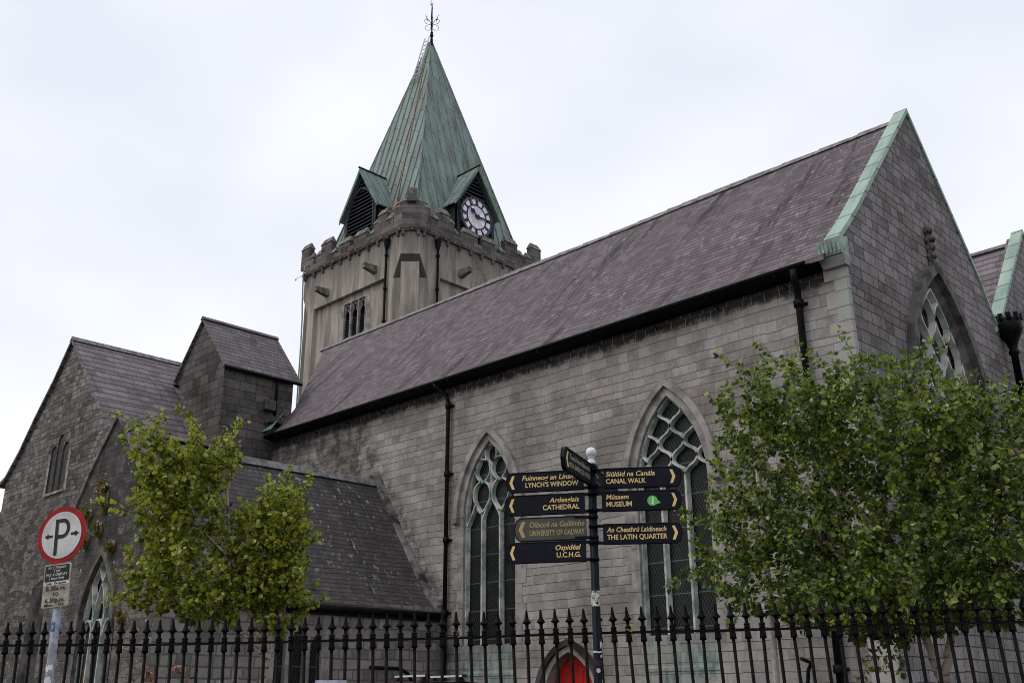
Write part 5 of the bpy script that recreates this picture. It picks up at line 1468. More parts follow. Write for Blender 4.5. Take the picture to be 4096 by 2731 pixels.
# ================================================================== fingerpost
PO = Vector((-5.5, 6.61, 0))
post = thing('fingerpost', PO, 'black fingerpost with gold lettered arms and white ball on top', 'signpost')
pm_ = MB(); pm_.lathe([(0.036, 0.0), (0.036, 3.525), (0.0, 3.53)], PO, 16); pole = pm_.build('pole', M['navy'], post)
bm_ = MB(); bm_.lathe([(0.036, 3.525), (0.036, 3.55), (0.026, 3.56), (0.024, 3.575), (0.034, 3.58), (0.030, 3.588)], PO, 14)
bm_.lathe([(0.0465 * math.sin(math.pi * k / 12), 3.628 - 0.0465 * math.cos(math.pi * k / 12)) for k in range(13)], PO, 18)
bm_.build('ball_finial', M['white'], post)
DL, DR_, DN_ = Vector((.857, .515, 0)).normalized(), Vector((.804, .595, 0)).normalized(), Vector((-.39, .92, 0)).normalized()
def arm(d, sgn, z0, z1, s0, s1, lines, mat, letter, chev=0.0, badge=False, thick=0.013, chev_m=None, label=None, cw=0.05, rimmed=True):
    """one finger of the post: plate, raised rim, clamps, lettering. sgn: side of the post (along d) it points to"""
    n = d.cross(Vector((0, 0, 1)))
    fr = Fr(Vector((PO.x, PO.y, 0)), d, (0, 0, 1), n)
    h = z1 - z0; b = h * 0.36
    out = [(s0, z0), (s1 - b * 0.75, z0), (s1 - b * 0.3, z0 + b * 0.35), (s1 - 0.008, z0 + h * 0.34), (s1, z0 + h / 2), (s1 - 0.008, z0 + h * 0.66), (s1 - b * 0.3, z1 - b * 0.35), (s1 - b * 0.75, z1), (s0, z1)]
    out = [(sgn * a, z) for a, z in out]
    mb = MB()
    mb.hull([fr(*q, -thick) for q in out], [fr(*q, thick) for q in out])
    o = mb.build('sign_arm', mat, post)
    if label: o['label'] = label
    rim = MB()
    for s_ in (1, -1):
        rim.bar([fr(*q, s_ * thick) for q in out[:]], n * s_, 0.010, 0.005, closed=False)
    rim.build('rim', M['navy'], o)
    cl = MB()
    for z in (z0 + 0.012, z1 - 0.012):
        cl.lathe([(0.036, -0.014), (0.0435, -0.014), (0.0435, 0.014), (0.036, 0.014)], (PO.x, PO.y, z), 14)
        cl.hull([fr(sgn * 0.03, z - 0.012, -0.012), fr(sgn * (s0 + 0.10), z - 0.012, -0.012), fr(sgn * (s0 + 0.10), z + 0.012, -0.012), fr(sgn * 0.03, z + 0.012, -0.012)],
                [fr(sgn * 0.03, z - 0.012, 0.0145), fr(sgn * (s0 + 0.10), z - 0.012, 0.0145), fr(sgn * (s0 + 0.10), z + 0.012, 0.0145), fr(sgn * 0.03, z + 0.012, 0.0145)])
        for q in (-0.02, 0.02): cl.lathe([(0, -0.008), (0.006, -0.008), (0.006, 0.008), (0, 0.008)], fr(q, z, 0.047), 6)
    cl.build('clamp', M['navy'], o)
    for (body, size, u, zz, al, fit, shear, bold) in lines:
        tx = MB()
        put_text(tx, fr, body, size, u, zz, thick + 0.0025, shear=shear, bold=bold, align=al, fit=fit)
        tx.build('lettering', letter, o)
    if chev:
        c = MB(); zm = (z0 + z1) / 2; hh = h * 0.35; w_ = 0.044 if h < 0.18 else 0.06; t_ = 0.024 if h < 0.18 else 0.034
        tip = chev
        pts_t = [(tip - w_ - 0.0, zm - hh), (tip - w_ + t_, zm - hh), (tip + 0.004, zm), (tip - w_ + t_, zm + hh), (tip - w_, zm + hh), (tip - t_ * 0.9, zm)]
        c.holed([fr(sgn * a, z, thick + 0.0025) for a, z in pts_t], [])
        c.build('arrow_mark', chev_m or letter, o)
    if badge:
        c = MB(); bc = (0.515, 3.183)
        pts_ = [(bc[0] + 0.044 * math.cos(2 * math.pi * k / 32), bc[1] + 0.044 * math.sin(2 * math.pi * k / 32)) for k in range(32)]
        c.holed([fr(*q, thick + 0.0025) for q in pts_], [])
        c.face([fr(bc[0] + 0.030, bc[1] - 0.032, thick + 0.0027), fr(bc[0] + 0.070, bc[1] - 0.020, thick + 0.0027), fr(bc[0] + 0.042, bc[1] + 0.006, thick + 0.0027)])
        bo = c.build('badge', M['green_badge'], o)
        t2 = MB(); put_text(t2, fr, 'i', 0.082, bc[0] - 0.001, bc[1] - 0.028, thick + 0.0045, bold=0.003, align='CENTER', shear=0.12)
        t2.face([fr(bc[0] - 0.014, bc[1] - 0.029, thick + 0.0044), fr(bc[0] + 0.010, bc[1] - 0.029, thick + 0.0044), fr(bc[0] + 0.010, bc[1] - 0.022, thick + 0.0044), fr(bc[0] - 0.014, bc[1] - 0.022, thick + 0.0044)])
        t2.build('badge_letter', M['white'], o)
    return o
IT, BO = 0.22, 0.0009
def two(l1, l2, u, z0, al, f1, f2, h=0.17, it=IT, s=1.0):
    return [(l1, 0.060 * s, u, z0 + h * 0.585, al, f1, it, BO * 1.1), (l2, 0.060 * s, u, z0 + h * 0.215, al, f2, 0.0, BO * 1.3)]
arm(DL, -1, 3.305, 3.475, 0.075, 0.775, two('Fuinneog an Linsigh', 'LYNCH’S WINDOW', -0.118, 3.305, 'RIGHT', 0.505, 0.475), M['arm'], M['gold'], 0.735)
arm(DL, -1, 3.10, 3.27, 0.07, 0.785, two('Ardeaglais', 'CATHEDRAL', -0.115, 3.10, 'RIGHT', 0.265, 0.325), M['arm'], M['gold'], 0.738)
arm(DL, -1, 2.873, 3.07, 0.062, 0.700, two('Ollscoil na Gaillimhe', 'UNIVERSITY OF GALWAY', -0.075, 2.873, 'RIGHT', 0.485, 0.485, h=0.197, s=1.1), M['faded'], M['dullgold'], 0.655, label='faded brown film covered arm')
arm(DL, -1, 2.688, 2.858, 0.07, 0.775, two('Ospidéal', 'U.C.H.G.', -0.112, 2.688, 'RIGHT', 0.222, 0.212), M['arm'], M['gold'], 0.733)
arm(DR_, 1, 3.305, 3.475, 0.105, 0.775, two('Siúlóid na Canála', 'CANAL WALK', 0.122, 3.305, 'LEFT', 0.425, 0.345), M['arm'], M['gold'], 0.718)
arm(DR_, 1, 3.105, 3.27, 0.08, 0.765, two('Músaem', 'MUSEUM', 0.118, 3.105, 'LEFT', 0.195, 0.22), M['arm'], M['gold'], 0.722, badge=True)
arm(DR_, 1, 2.823, 2.99, 0.082, 0.755, two('An Cheathrú Laidineach', 'THE LATIN QUARTER', 0.115, 2.823, 'LEFT', 0.505, 0.51), M['arm'], M['gold'], 0.712)
arm(DN_, -1, 3.325, 3.51, 0.065, 0.80, two('Teach Nora Barnacle', 'NORA BARNACLES HOUSE', -0.105, 3.325, 'RIGHT', 0.55, 0.57, h=0.185, it=0.0), M['arm'], M['pale_letter'], 0.745, chev_m=M['gold'], label='arm pointing towards the street with worn pale lettering')
arm(DN_, 1, 3.31, 3.49, 0.065, 0.78, [('Eag', 0.055, 0.09, 3.42, 'LEFT', None, 0.0, 0.001), ('ST N', 0.055, 0.09, 3.345, 'LEFT', None, 0.0, 0.001)], M['arm'], M['pale_letter'], 0.0, label='arm pointing away towards the church')
# torn stickers wrapped round the pole
def wrap(z0, z1, a0, a1, mat, rad=0.0372, name='sticker', jag=0.0, seed=1, parent=None):
    mb = MB(); rr = random.Random(seed)
    base = math.atan2(-PO.y, -PO.x)          # towards the street
    n = 12; top = [z1 - jag * rr.random() for _ in range(n + 1)]; bot = [z0 + jag * rr.random() for _ in range(n + 1)]
    P_ = lambda k, z: Vector((PO.x + rad * math.cos(base + R(a0 + (a1 - a0) * k / n)), PO.y + rad * math.sin(base + R(a0 + (a1 - a0) * k / n)), z))
    for k in range(n): mb.face([P_(k, bot[k]), P_(k + 1, bot[k + 1]), P_(k + 1, top[k + 1]), P_(k, top[k])])
    mb.build(name, mat, parent or pole)
wrap(2.31, 2.437, -85, 85, M['sticker'])
wrap(1.935, 1.955, -80, 88, M['white'], jag=0.008, seed=4)
wrap(1.965, 2.05, 38, 92, M['white'], jag=0.03, seed=5)
wrap(1.895, 1.93, 40, 90, M['white'], jag=0.012, seed=6)
wrap(1.955, 2.05, -92, -72, M['white'], jag=0.01, seed=7)
wrap(1.60, 1.74, 60, 95, M['sticker'], jag=0.03, seed=9)
wrap(1.83, 1.89, -75, 75, M['signblack'], rad=0.0368, jag=0.012, seed=8)
ps = MB()
base = math.atan2(-PO.y, -PO.x)
ctr = Vector((PO.x + 0.0385 * math.cos(base + R(5)), PO.y + 0.0385 * math.sin(base + R(5)), 1.80))
tt = Vector((-math.sin(base + R(5)), math.cos(base + R(5)), 0))
ps.holed([ctr + tt * 0.017 * math.cos(2 * math.pi * k / 16) + Vector((0, 0, 0.019 * math.sin(2 * math.pi * k / 16))) for k in range(16)], [])
ps.build('sticker', M['pink'], pole)

# ================================================================== parking sign
GO = Vector((-8.2, 3.19, 0))
gd = Vector((.89, .456, 0)).normalized(); gn = gd.cross(Vector((0, 0, 1)))
th = R(4.2)
gu_, gv = gd * math.cos(th) + Vector((0, 0, 1)) * math.sin(th), Vector((0, 0, 1)) * math.cos(th) - gd * math.sin(th)
psign = thing('parking_sign', GO, 'round red and white parking disc with grimy hours plate on a grey pole', 'road sign')
PFr = Fr(GO + Vector((0, 0, 2.842)), gu_, gv, gn)
dm_ = MB()
cdisc = lambda r_, n=56: [(r_ * math.cos(2 * math.pi * k / n), r_ * math.sin(2 * math.pi * k / n) * 0.985) for k in range(n)]
dm_.hull([PFr(*q, -0.006) for q in cdisc(0.232)], [PFr(*q, 0.0) for q in cdisc(0.232)])
disc = dm_.build('disc', M['signred'], psign)
wm_ = MB(); wm_.holed([PFr(*q, 0.003) for q in cdisc(0.190)], []); wm_.build('white_field', M['signwhite'], disc)
lp_ = MB()
L2 = lambda pts: [PFr(u, v, 0.006) for u, v in pts]
lp_.face(L2([(-0.062, -0.158), (-0.031, -0.158), (-0.031, 0.130), (-0.062, 0.130)]))
co, ci = [], []
for k in range(13):
    q = math.pi / 2 - math.pi * k / 12
    co.append((0.012 + 0.068 * math.cos(q), 0.051 + 0.079 * math.sin(q))); ci.append((0.012 + 0.038 * math.cos(q), 0.051 + 0.049 * math.sin(q)))
co = [(-0.031, 0.130)] + co + [(-0.031, -0.028)]; ci = [(-0.031, 0.100)] + ci + [(-0.031, 0.002)]
for k in range(len(co) - 1): lp_.face(L2([co[k], co[k + 1], ci[k + 1], ci[k]]))
for s_, u0 in ((-1, -0.082), (1, 0.092)):
    z_ = -0.002
    u1 = u0 + s_ * 0.078; um = u0 + s_ * 0.040
    lp_.face(L2([(u0, z_ - 0.010), (um, z_ - 0.010), (um, z_ + 0.010), (u0, z_ + 0.010)]))
    lp_.face(L2([(um, z_ - 0.024), (u1, z_), (um, z_ + 0.024)]))
lp_.build('parking_symbol', M['signblack'], disc)
plm = MB()
def rrect(u0, u1, v0, v1, r_):
    pts = []
    for cx_, cy_, s in ((u1 - r_, v1 - r_, 0), (u0 + r_, v1 - r_, 1), (u0 + r_, v0 + r_, 2), (u1 - r_, v0 + r_, 3)):
        for k in range(5): q = math.pi / 2 * (s + k / 4); pts.append((cx_ + r_ * math.cos(q), cy_ + r_ * math.sin(q)))
    return pts
cu_ = -0.008
plm.hull([PFr(*q, -0.004) for q in rrect(cu_ - 0.126, cu_ + 0.126, -0.565, -0.228, 0.016)], [PFr(*q, 0.002) for q in rrect(cu_ - 0.126, cu_ + 0.126, -0.565, -0.228, 0.016)])
plate = plm.build('hours_plate', M['plate'], psign)
blk = MB(); blk.holed([PFr(*q, 0.0045) for q in rrect(cu_ - 0.114, cu_ + 0.114, -0.362, -0.238, 0.01)], []); blk.build('black_panel', M['signblack'], plate)
whs = MB(); whs.holed([PFr(*q, 0.0040) for q in rrect(cu_ - 0.118, cu_ + 0.118, -0.392, -0.366, 0.003)], []); whs.build('pale_strip', M['signwhite'], plate)
t1 = MB()
for s_, z_, w_, it in (('Íoc ⁊ Taispeáin', -0.264, 0.17, 0.2), ('2 uair', -0.290, 0.066, 0.2), ('PAY & DISPLAY', -0.322, 0.20, 0.0), ('2 hour limit', -0.350, 0.146, 0.0)):
    put_text(t1, PFr, s_, 0.030, cu_, z_, 0.0065, shear=it, bold=0.0004, align='CENTER', fit=w_)
t1.build('lettering', M['signwhite'], plate)
t2 = MB()
for s_, z_, w_, sz in (('Luan - De haoine', -0.386, 0.185, 0.024), ('8.30a.m.', -0.434, 0.188, 0.048), ('TO', -0.478, 0.06, 0.040), ('6.30p.m.', -0.525, 0.188, 0.048), ('Mon. - Fri.', -0.556, 0.19, 0.032)):
    put_text(t2, PFr, s_, sz, cu_, z_, 0.0065, bold=0.0008, align='CENTER', fit=w_)
t2.build('lettering', M['signblack'], plate)
pp = MB()
p0, p1 = GO + gd * 0.112 - gn * 0.04, GO + gd * 0.005 - gn * 0.04 + Vector((0, 0, 2.95))
pp.tube([p0, p1], 0.033, 14); gpole = pp.build('pole', M['galv'], psign)
def flatwrap(z0, z1, mat, w_=0.9, seed=1, jag=0.0):
    mb = MB(); rr = random.Random(seed); n = 8
    for k in range(n):
        q0, q1 = -w_ + 2 * w_ * k / n, -w_ + 2 * w_ * (k + 1) / n
        def P_(q, z):
            c = p0.lerp(p1, z / 2.95); return Vector((c.x, c.y, z)) + gn * 0.0345 * math.cos(q) + gd * 0.0345 * math.sin(q)
        j0, j1 = jag * rr.random(), jag * rr.random()
        mb.face([P_(q0, z0 + j0), P_(q1, z0 + j0), P_(q1, z1 - j1), P_(q0, z1 - j1)])
    return mb.build('sticker', mat, gpole)
flatwrap(2.095, 2.165, M['blue'], 0.62); flatwrap(2.112, 2.148, M['plate'], 0.30, 2, 0.008)
flatwrap(1.795, 1.855, M['white'], 1.1, 3, 0.02); flatwrap(1.66, 1.77, M['white'], 1.1, 4, 0.03)

# ================================================================== trees
def leaf_mesh(name, mat, pos, dirs, size, parent, rs):
    """thousands of small pointed, slightly folded leaves in one crown mesh"""
    V, F = [], []
    for p, d in zip(pos, dirs):
        L = size * (0.5 + 0.8 * rs.random()); W = L * (0.36 + 0.1 * rs.random())
        nrm = Vector((rs.gauss(0, 0.6), rs.gauss(0, 0.6), rs.gauss(0.35, 0.5)))
        sd_ = d.cross(nrm)
        if sd_.length < 1e-4: sd_ = d.orthogonal()
        sd_.normalize(); nn = sd_.cross(d); f_ = 0.12 + 0.35 * rs.random(); cu = rs.uniform(-0.25, 0.1)
        b = p + d * (L * 0.12); i = len(V)
        V += [b, b + d * L * 0.32 + sd_ * W + nn * W * f_, b + d * L * 0.68 + sd_ * W * 0.74 + nn * (W * f_ + L * cu * 0.3), b + d * L + nn * L * cu,
              b + d * L * 0.68 - sd_ * W * 0.74 + nn * (W * f_ + L * cu * 0.3), b + d * L * 0.32 - sd_ * W + nn * W * f_, b + d * L * 0.5 + nn * L * cu * 0.25]
        F += [(i, i + 1, i + 2, i + 6), (i + 6, i + 2, i + 3), (i, i + 6, i + 4, i + 5), (i + 6, i + 3, i + 4)]
    org = Vector((0, 0, 0)); q = parent
    while q is not None: org = org + q.location; q = q.parent
    me = bpy.data.meshes.new(name)
    me.from_pydata([v - org for v in V], [], F); me.materials.append(mat); me.update()
    o = bpy.data.objects.new(name, me); COL.objects.link(o); o.parent = parent
    return o

def grow_tree(root, stems, lobes, n_twig, leaf, mat, seed, shoots=(), droop=0.0, spacing=0.035, upw=0.55, spread=1.0):
    """stems: tapered trunk and limb polylines; twigs reach for points spread through the crown lobes"""
    rs = random.Random(seed)
    tr = MB(); nodes = []
    for pts, r0, r1 in stems:
        pts = [Vector(p) for p in pts]; fine = []
        for k in range(len(pts) - 1):
            for q in range(5): fine.append(pts[k].lerp(pts[k + 1], q / 5))
        fine.append(pts[-1])
        fine = [p + Vector((rs.gauss(0, 0.008), rs.gauss(0, 0.008), 0)) if 0 < k < len(fine) - 1 else p for k, p in enumerate(fine)]
        tr.tube(fine, [r0 + (r1 - r0) * k / (len(fine) - 1) for k in range(len(fine))], 8)
        for k, p in enumerate(fine):
            nodes.append((p, r0 + (r1 - r0) * k / (len(fine) - 1)))
    trunk = tr.build('trunk', M['bark'], root)
    wts = [l[3] * l[3] * l[4] * (l[5] if len(l) > 5 else 1.0) for l in lobes]
    targets = []
    cen = [Vector(l[:3]) for l in lobes]
    while len(targets) < n_twig:
        k = rs.choices(range(len(lobes)), wts)[0]; l = lobes[k]
        d = Vector((rs.gauss(0, 1), rs.gauss(0, 1), rs.gauss(0, 1))).normalized() * (rs.random() ** (1 / 2.6))
        targets.append((cen[k] + Vector((d.x * l[3], d.y * l[3], d.z * l[4])), d.length))
    base = sum(cen, Vector((0, 0, 0))) / len(cen)
    trunk_top = nodes[0][0]
    targets.sort(key=lambda t: (t[0] - nodes[len(nodes) // 3][0]).length)
    tw = MB(); lp_, ld_ = [], []
    def leaves(path, frac):
        tot = sum((path[k + 1] - path[k]).length for k in range(len(path) - 1)); acc = 0.0; nxt = tot * (1 - frac)
        side = 1
        for k in range(len(path) - 1):
            a, b = path[k], path[k + 1]; L = (b - a).length; t_ = (b - a).normalized()
            while nxt < acc + L:
                p = a.lerp(b, (nxt - acc) / L)
                o_ = t_.cross(Vector((rs.gauss(0, 1), rs.gauss(0, 1), rs.gauss(0, 1)))).normalized()
                d = (t_ * rs.uniform(0.1, 0.9) + o_ * 1.0 + Vector((0, 0, rs.uniform(-0.75, 0.25) - droop))).normalized()
                lp_.append(p + o_ * 0.01); ld_.append(d)
                nxt += spacing * rs.uniform(0.6, 1.4)
            acc += L
    for tgt, rad in targets:
        best, bd = None, 1e9
        for p, r_ in nodes:
            dz = tgt.z - p.z
            dd = (tgt - p).length + (max(0.0, -dz) * 1.6) + (0.25 if r_ > 0.03 else 0.0)
            if dd < bd and dd > 0.05: bd, best = dd, (p, r_)
        p, r_ = best
        v = tgt - p; L = v.length
        n_ = max(3, int(L / 0.12)); path = []
        bend = Vector((v.x * 0.25, v.y * 0.25, -abs(v.length) * 0.12 * rs.uniform(-0.6, 1.2)))
        for k in range(n_ + 1):
            f_ = k / n_
            path.append(p + v * f_ + bend * (4 * f_ * (1 - f_)) * 0.5 + (Vector((rs.gauss(0, .012), rs.gauss(0, .012), rs.gauss(0, .012))) if 0 < k else Vector((0, 0, 0))))
        # the tip carries on outwards and up
        t_ = (path[-1] - path[-2]).normalized()
        path.append(path[-1] + (t_ * 0.6 + Vector((rs.gauss(0, .3), rs.gauss(0, .3), upw))).normalized() * rs.uniform(0.08, 0.2) * spread * (2.0 if rs.random() < 0.22 else 1.0))
        ra = min(r_ * 0.7, 0.004 + 0.006 * L)
        tw.tube(path, [ra + (0.0016 - ra) * k / (len(path) - 1) for k in range(len(path))], 4, cap=False)
        for q in path[1:-1]: nodes.append((q, ra * 0.6))
        leaves(path, min(1.0, 0.42 / max(L, 0.01) + 0.12))
    for a, b, bow in shoots:
        a, b = Vector(a), Vector(b); path = [a.lerp(b, k / 8) + Vector((0, 0, bow * 4 * (k / 8) * (1 - k / 8))) for k in range(9)]
        tw.tube(path, [0.006 + (0.0015 - 0.006) * k / 8 for k in range(9)], 4, cap=False); leaves(path, 0.85)
    tw.build('twigs', M['twig'], trunk)
    crown = leaf_mesh('crown', mat, lp_, ld_, leaf, root, rs)
    return len(lp_)

rootR = thing('birch_tree', (-4.26, 10.47, 0), 'wide dark green leafy tree behind the railings in front of the gable corner', 'tree')
nR = grow_tree(rootR,
    [([(-4.27, 10.47, 0), (-4.26, 10.47, 1.2), (-4.26, 10.47, 1.72), (-4.33, 10.40, 2.1), (-4.42, 10.32, 2.5), (-4.62, 10.24, 3.2), (-4.75, 10.2, 4.0)], 0.068, 0.02),
     ([(-4.25, 10.48, 1.70), (-4.18, 10.56, 2.05), (-4.13, 10.62, 2.4), (-3.95, 10.72, 3.1), (-3.8, 10.7, 4.1)], 0.05, 0.018),
     ([(-4.40, 10.34, 2.45), (-4.9, 10.1, 2.9), (-5.4, 9.85, 3.4), (-5.6, 9.75, 4.1)], 0.03, 0.012),
     ([(-4.66, 10.2, 3.3), (-5.1, 10.05, 3.9), (-5.3, 9.95, 4.6)], 0.024, 0.01),
     ([(-4.14, 10.62, 2.4), (-3.6, 10.85, 2.9), (-3.1, 10.9, 3.4)], 0.026, 0.012),
     ([(-4.36, 10.38, 2.2), (-4.9, 10.15, 2.45), (-5.6, 9.8, 2.7)], 0.02, 0.008)],
    [(-5.42, 9.91, 3.85, 0.88, 1.15), (-4.36, 10.42, 3.95, 1.0, 1.28), (-3.55, 10.70, 3.45, 0.9, 1.2), (-5.85, 9.66, 3.05, 0.62, 0.66), (-5.1, 10.08, 4.65, 0.75, 0.6), (-3.95, 10.6, 4.3, 0.66, 0.5), (-4.72, 10.3, 2.85, 1.2, 0.62), (-4.6, 10.3, 2.45, 1.3, 0.35, 1.3), (-3.6, 10.7, 2.6, 0.7, 0.4), (-5.7, 9.74, 4.55, 0.42, 0.62), (-3.0, 10.9, 3.4, 0.7, 1.2)],
    1750, 0.061, M['leafR'], 5,
    shoots=[((-5.4, 9.9, 4.6), (-6.0, 9.58, 5.42), 0.06), ((-5.2, 10.0, 4.9), (-5.62, 9.82, 5.5), 0.05), ((-4.6, 10.3, 4.9), (-4.75, 10.2, 5.55), 0.03), ((-4.0, 10.6, 4.8), (-3.75, 10.6, 5.25), 0.03), ((-5.9, 9.66, 3.0), (-6.62, 9.2, 2.72), 0.08), ((-5.9, 9.66, 3.3), (-6.4, 9.3, 3.5), 0.06), ((-4.4, 10.35, 2.3), (-4.7, 10.1, 1.82), 0.05), ((-4.5, 10.3, 2.3), (-4.95, 10.1, 1.75), 0.06), ((-4.5, 10.3, 2.3), (-4.55, 10.15, 1.8), 0.06), ((-5.8, 9.7, 2.7), (-6.1, 9.5, 2.25), 0.05)],
    spacing=0.0135)

rootL = thing('birch_tree', (-9.83, 6.17, 0), 'smaller yellow green leafy tree behind the railings in front of the porch', 'tree')
nL = grow_tree(rootL,
    [([(-9.84, 6.16, 0), (-9.83, 6.17, 1.2), (-9.82, 6.18, 1.72), (-9.81, 6.19, 1.98), (-9.79, 6.24, 2.2), (-9.75, 6.3, 2.5), (-9.8, 6.34, 3.2), (-9.84, 6.3, 3.9)], 0.05, 0.010),
     ([(-9.815, 6.185, 1.90), (-9.85, 6.12, 2.2), (-9.95, 5.95, 2.6), (-10.06, 5.78, 3.1), (-10.1, 5.7, 3.8), (-10.12, 5.66, 4.35)], 0.034, 0.009),
     ([(-9.83, 6.14, 2.1), (-10.02, 5.8, 2.35), (-10.3, 5.3, 2.6), (-10.48, 4.98, 2.75)], 0.02, 0.007),
     ([(-10.05, 5.8, 3.05), (-10.28, 5.35, 3.5), (-10.42, 5.1, 4.1)], 0.016, 0.006)],
    [(-10.32, 5.28, 3.62, 0.50, 0.74), (-10.2, 5.48, 4.2, 0.36, 0.32), (-10.5, 4.92, 4.2, 0.26, 0.34), (-10.36, 5.2, 2.86, 0.48, 0.42), (-9.79, 6.22, 3.28, 0.37, 0.62, 2.2), (-9.8, 6.22, 2.66, 0.36, 0.44, 2.0), (-10.12, 5.68, 2.62, 0.5, 0.30), (-10.02, 5.86, 3.05, 0.28, 0.6, 1.6), (-10.5, 4.95, 2.62, 0.2, 0.13)],
    760, 0.060, M['leafL'], 9,
    shoots=[((-10.4, 5.1, 4.2), (-10.72, 4.5, 4.62), 0.06), ((-10.2, 5.4, 4.4), (-10.36, 5.1, 4.74), 0.04), ((-10.1, 5.6, 4.3), (-9.98, 5.82, 4.66), 0.05), ((-10.45, 5.0, 3.4), (-10.74, 4.46, 3.62), 0.04), ((-10.4, 5.1, 2.7), (-10.62, 4.68, 2.55), 0.04), ((-9.8, 6.2, 3.7), (-9.72, 6.3, 4.15), 0.03)],
    spacing=0.0135)

# ================================================================== small things by the railings
wp = MB(); wp.tube([(-5.85, 10.02, 0), (-5.85, 10.02, 4.70)], 0.034, 10); wp.tube([(-5.85, 10.02, 4.68), (-5.78, 10.06, 4.66)], 0.012, 6)
tag(wp.build('white_pole', M['timber']), 'slim bleached white pole standing among the leaves of the wide tree', 'pole')

mt = thing('parking_meter', (-6.93, 4.98, 0), 'grey street ticket machine with a tilted solar panel on its top', 'parking meter')
mo = mt.location
mb = MB(); mb.box(mo.x - 0.13, mo.x + 0.13, mo.y - 0.12, mo.y + 0.12, 0, 1.45); mb.hull([(mo.x - .13, mo.y - .12, 1.45), (mo.x + .13, mo.y - .12, 1.45), (mo.x + .13, mo.y + .12, 1.45), (mo.x - .13, mo.y + .12, 1.45)], [(mo.x - .06, mo.y - .05, 1.56), (mo.x + .06, mo.y - .05, 1.56), (mo.x + .06, mo.y + .05, 1.56), (mo.x - .06, mo.y + .05, 1.56)])
mb.build('cabinet', M['galv'], mt)
ld = Vector((-mo.x, -mo.y, 0)).normalized(); lr = Vector((-ld.y, ld.x, 0)); lu = (Vector((0, 0, 1)) * 0.8 - ld * 0.6)
lnn = lr.cross(lu).normalized()
SP = Fr(Vector((mo.x, mo.y, 1.61)), lr, lu, lnn)
mb = MB(); q = [(-0.155, -0.16), (0.155, -0.16), (0.125, 0.145), (-0.125, 0.145)]
mb.hull([SP(*p, -0.015) for p in q], [SP(*p, 0.015) for p in q]); pan = mb.build('panel_frame', M['galv'], mt)
mb = MB(); q2 = [(-0.135, -0.15), (0.135, -0.15), (0.108, 0.128), (-0.108, 0.128)]; mb.face([SP(*p, 0.018) for p in q2]); mb.build('panel_border', M['galv'], pan)
mb = MB()
for k in range(3):
    a, b = -1 + 2 * k / 3 + 0.05, -1 + 2 * (k + 1) / 3 - 0.05
    mb.face([SP(0.122 * a, -0.14, 0.0195), SP(0.122 * b, -0.14, 0.0195), SP(0.100 * b, 0.117, 0.0195), SP(0.100 * a, 0.117, 0.0195)])
mb.build('solar_cells', M['solar'], pan)

# car with roof bars parked by the porch
car = thing('parked_car', (-16.2, 13.2, 0), 'dark maroon car with silver roof bars parked beside the porch wall', 'car', rz=R(-100) + math.pi)
def section(x, w0, w1, z0, z1):  # local: x along the car, y across
    return [(x, -w0, z0), (x, -w0 * 1.02, (z0 + z1) * 0.45), (x, -w1, z1), (x, w1, z1), (x, w0 * 1.02, (z0 + z1) * 0.45), (x, w0, z0)]
cbm = MB()
secs = [section(-2.3, 0.78, 0.70, 0.45, 0.95), section(-2.15, 0.86, 0.80, 0.35, 1.12), section(-1.0, 0.9, 0.82, 0.32, 1.2), section(-0.9, 0.9, 0.82, 0.32, 1.2), section(2.1, 0.9, 0.82, 0.32, 1.22), section(2.3, 0.84, 0.78, 0.45, 1.15)]
for k in range(len(secs) - 1): cbm.hull(secs[k], secs[k + 1], caps=k in (0, len(secs) - 2))
top = [[(x, -w, z), (x, -w * 0.8, z + 0.02), (x, w * 0.8, z + 0.02), (x, w, z)] for x, w, z in ((-0.35, 0.60, 1.80), (0.0, 0.64, 1.87), (1.2, 0.66, 1.89), (1.95, 0.62, 1.84))]
for k in range(3): cbm.hull([Vector(p) - Vector((0, 0, 0.05)) for p in top[k]][::-1], [Vector(p) - Vector((0, 0, 0.05)) for p in top[k + 1]][::-1]); cbm.hull(top[k], top[k + 1])
cbm.build('body', M['carred'], car, local=True)
cg = MB()
lo_ = [(-1.0, -0.8, 1.2), (-1.0, 0.8, 1.2), (2.15, 0.8, 1.2), (2.15, -0.8, 1.2)]; hi_ = [(-0.3, -0.6, 1.8), (-0.3, 0.6, 1.8), (1.92, 0.62, 1.8), (1.92, -0.62, 1.8)]
cg.hull(lo_, hi_); cg.build('cabin_glass', M['carglass'], car, local=True)
for x in (-1.4, 1.4):
    for y in (-0.82, 0.82):
        w_ = MB(); w_.tube([(x, y - 0.1, 0.33), (x, y + 0.1, 0.33)], 0.33, 20); wo = w_.build('wheel', M['rubber'], car, local=True)
        w_ = MB(); w_.tube([(x, y - 0.11, 0.33), (x, y + 0.11, 0.33)], 0.2, 14); w_.build('rim', M['alu'], wo, local=True)
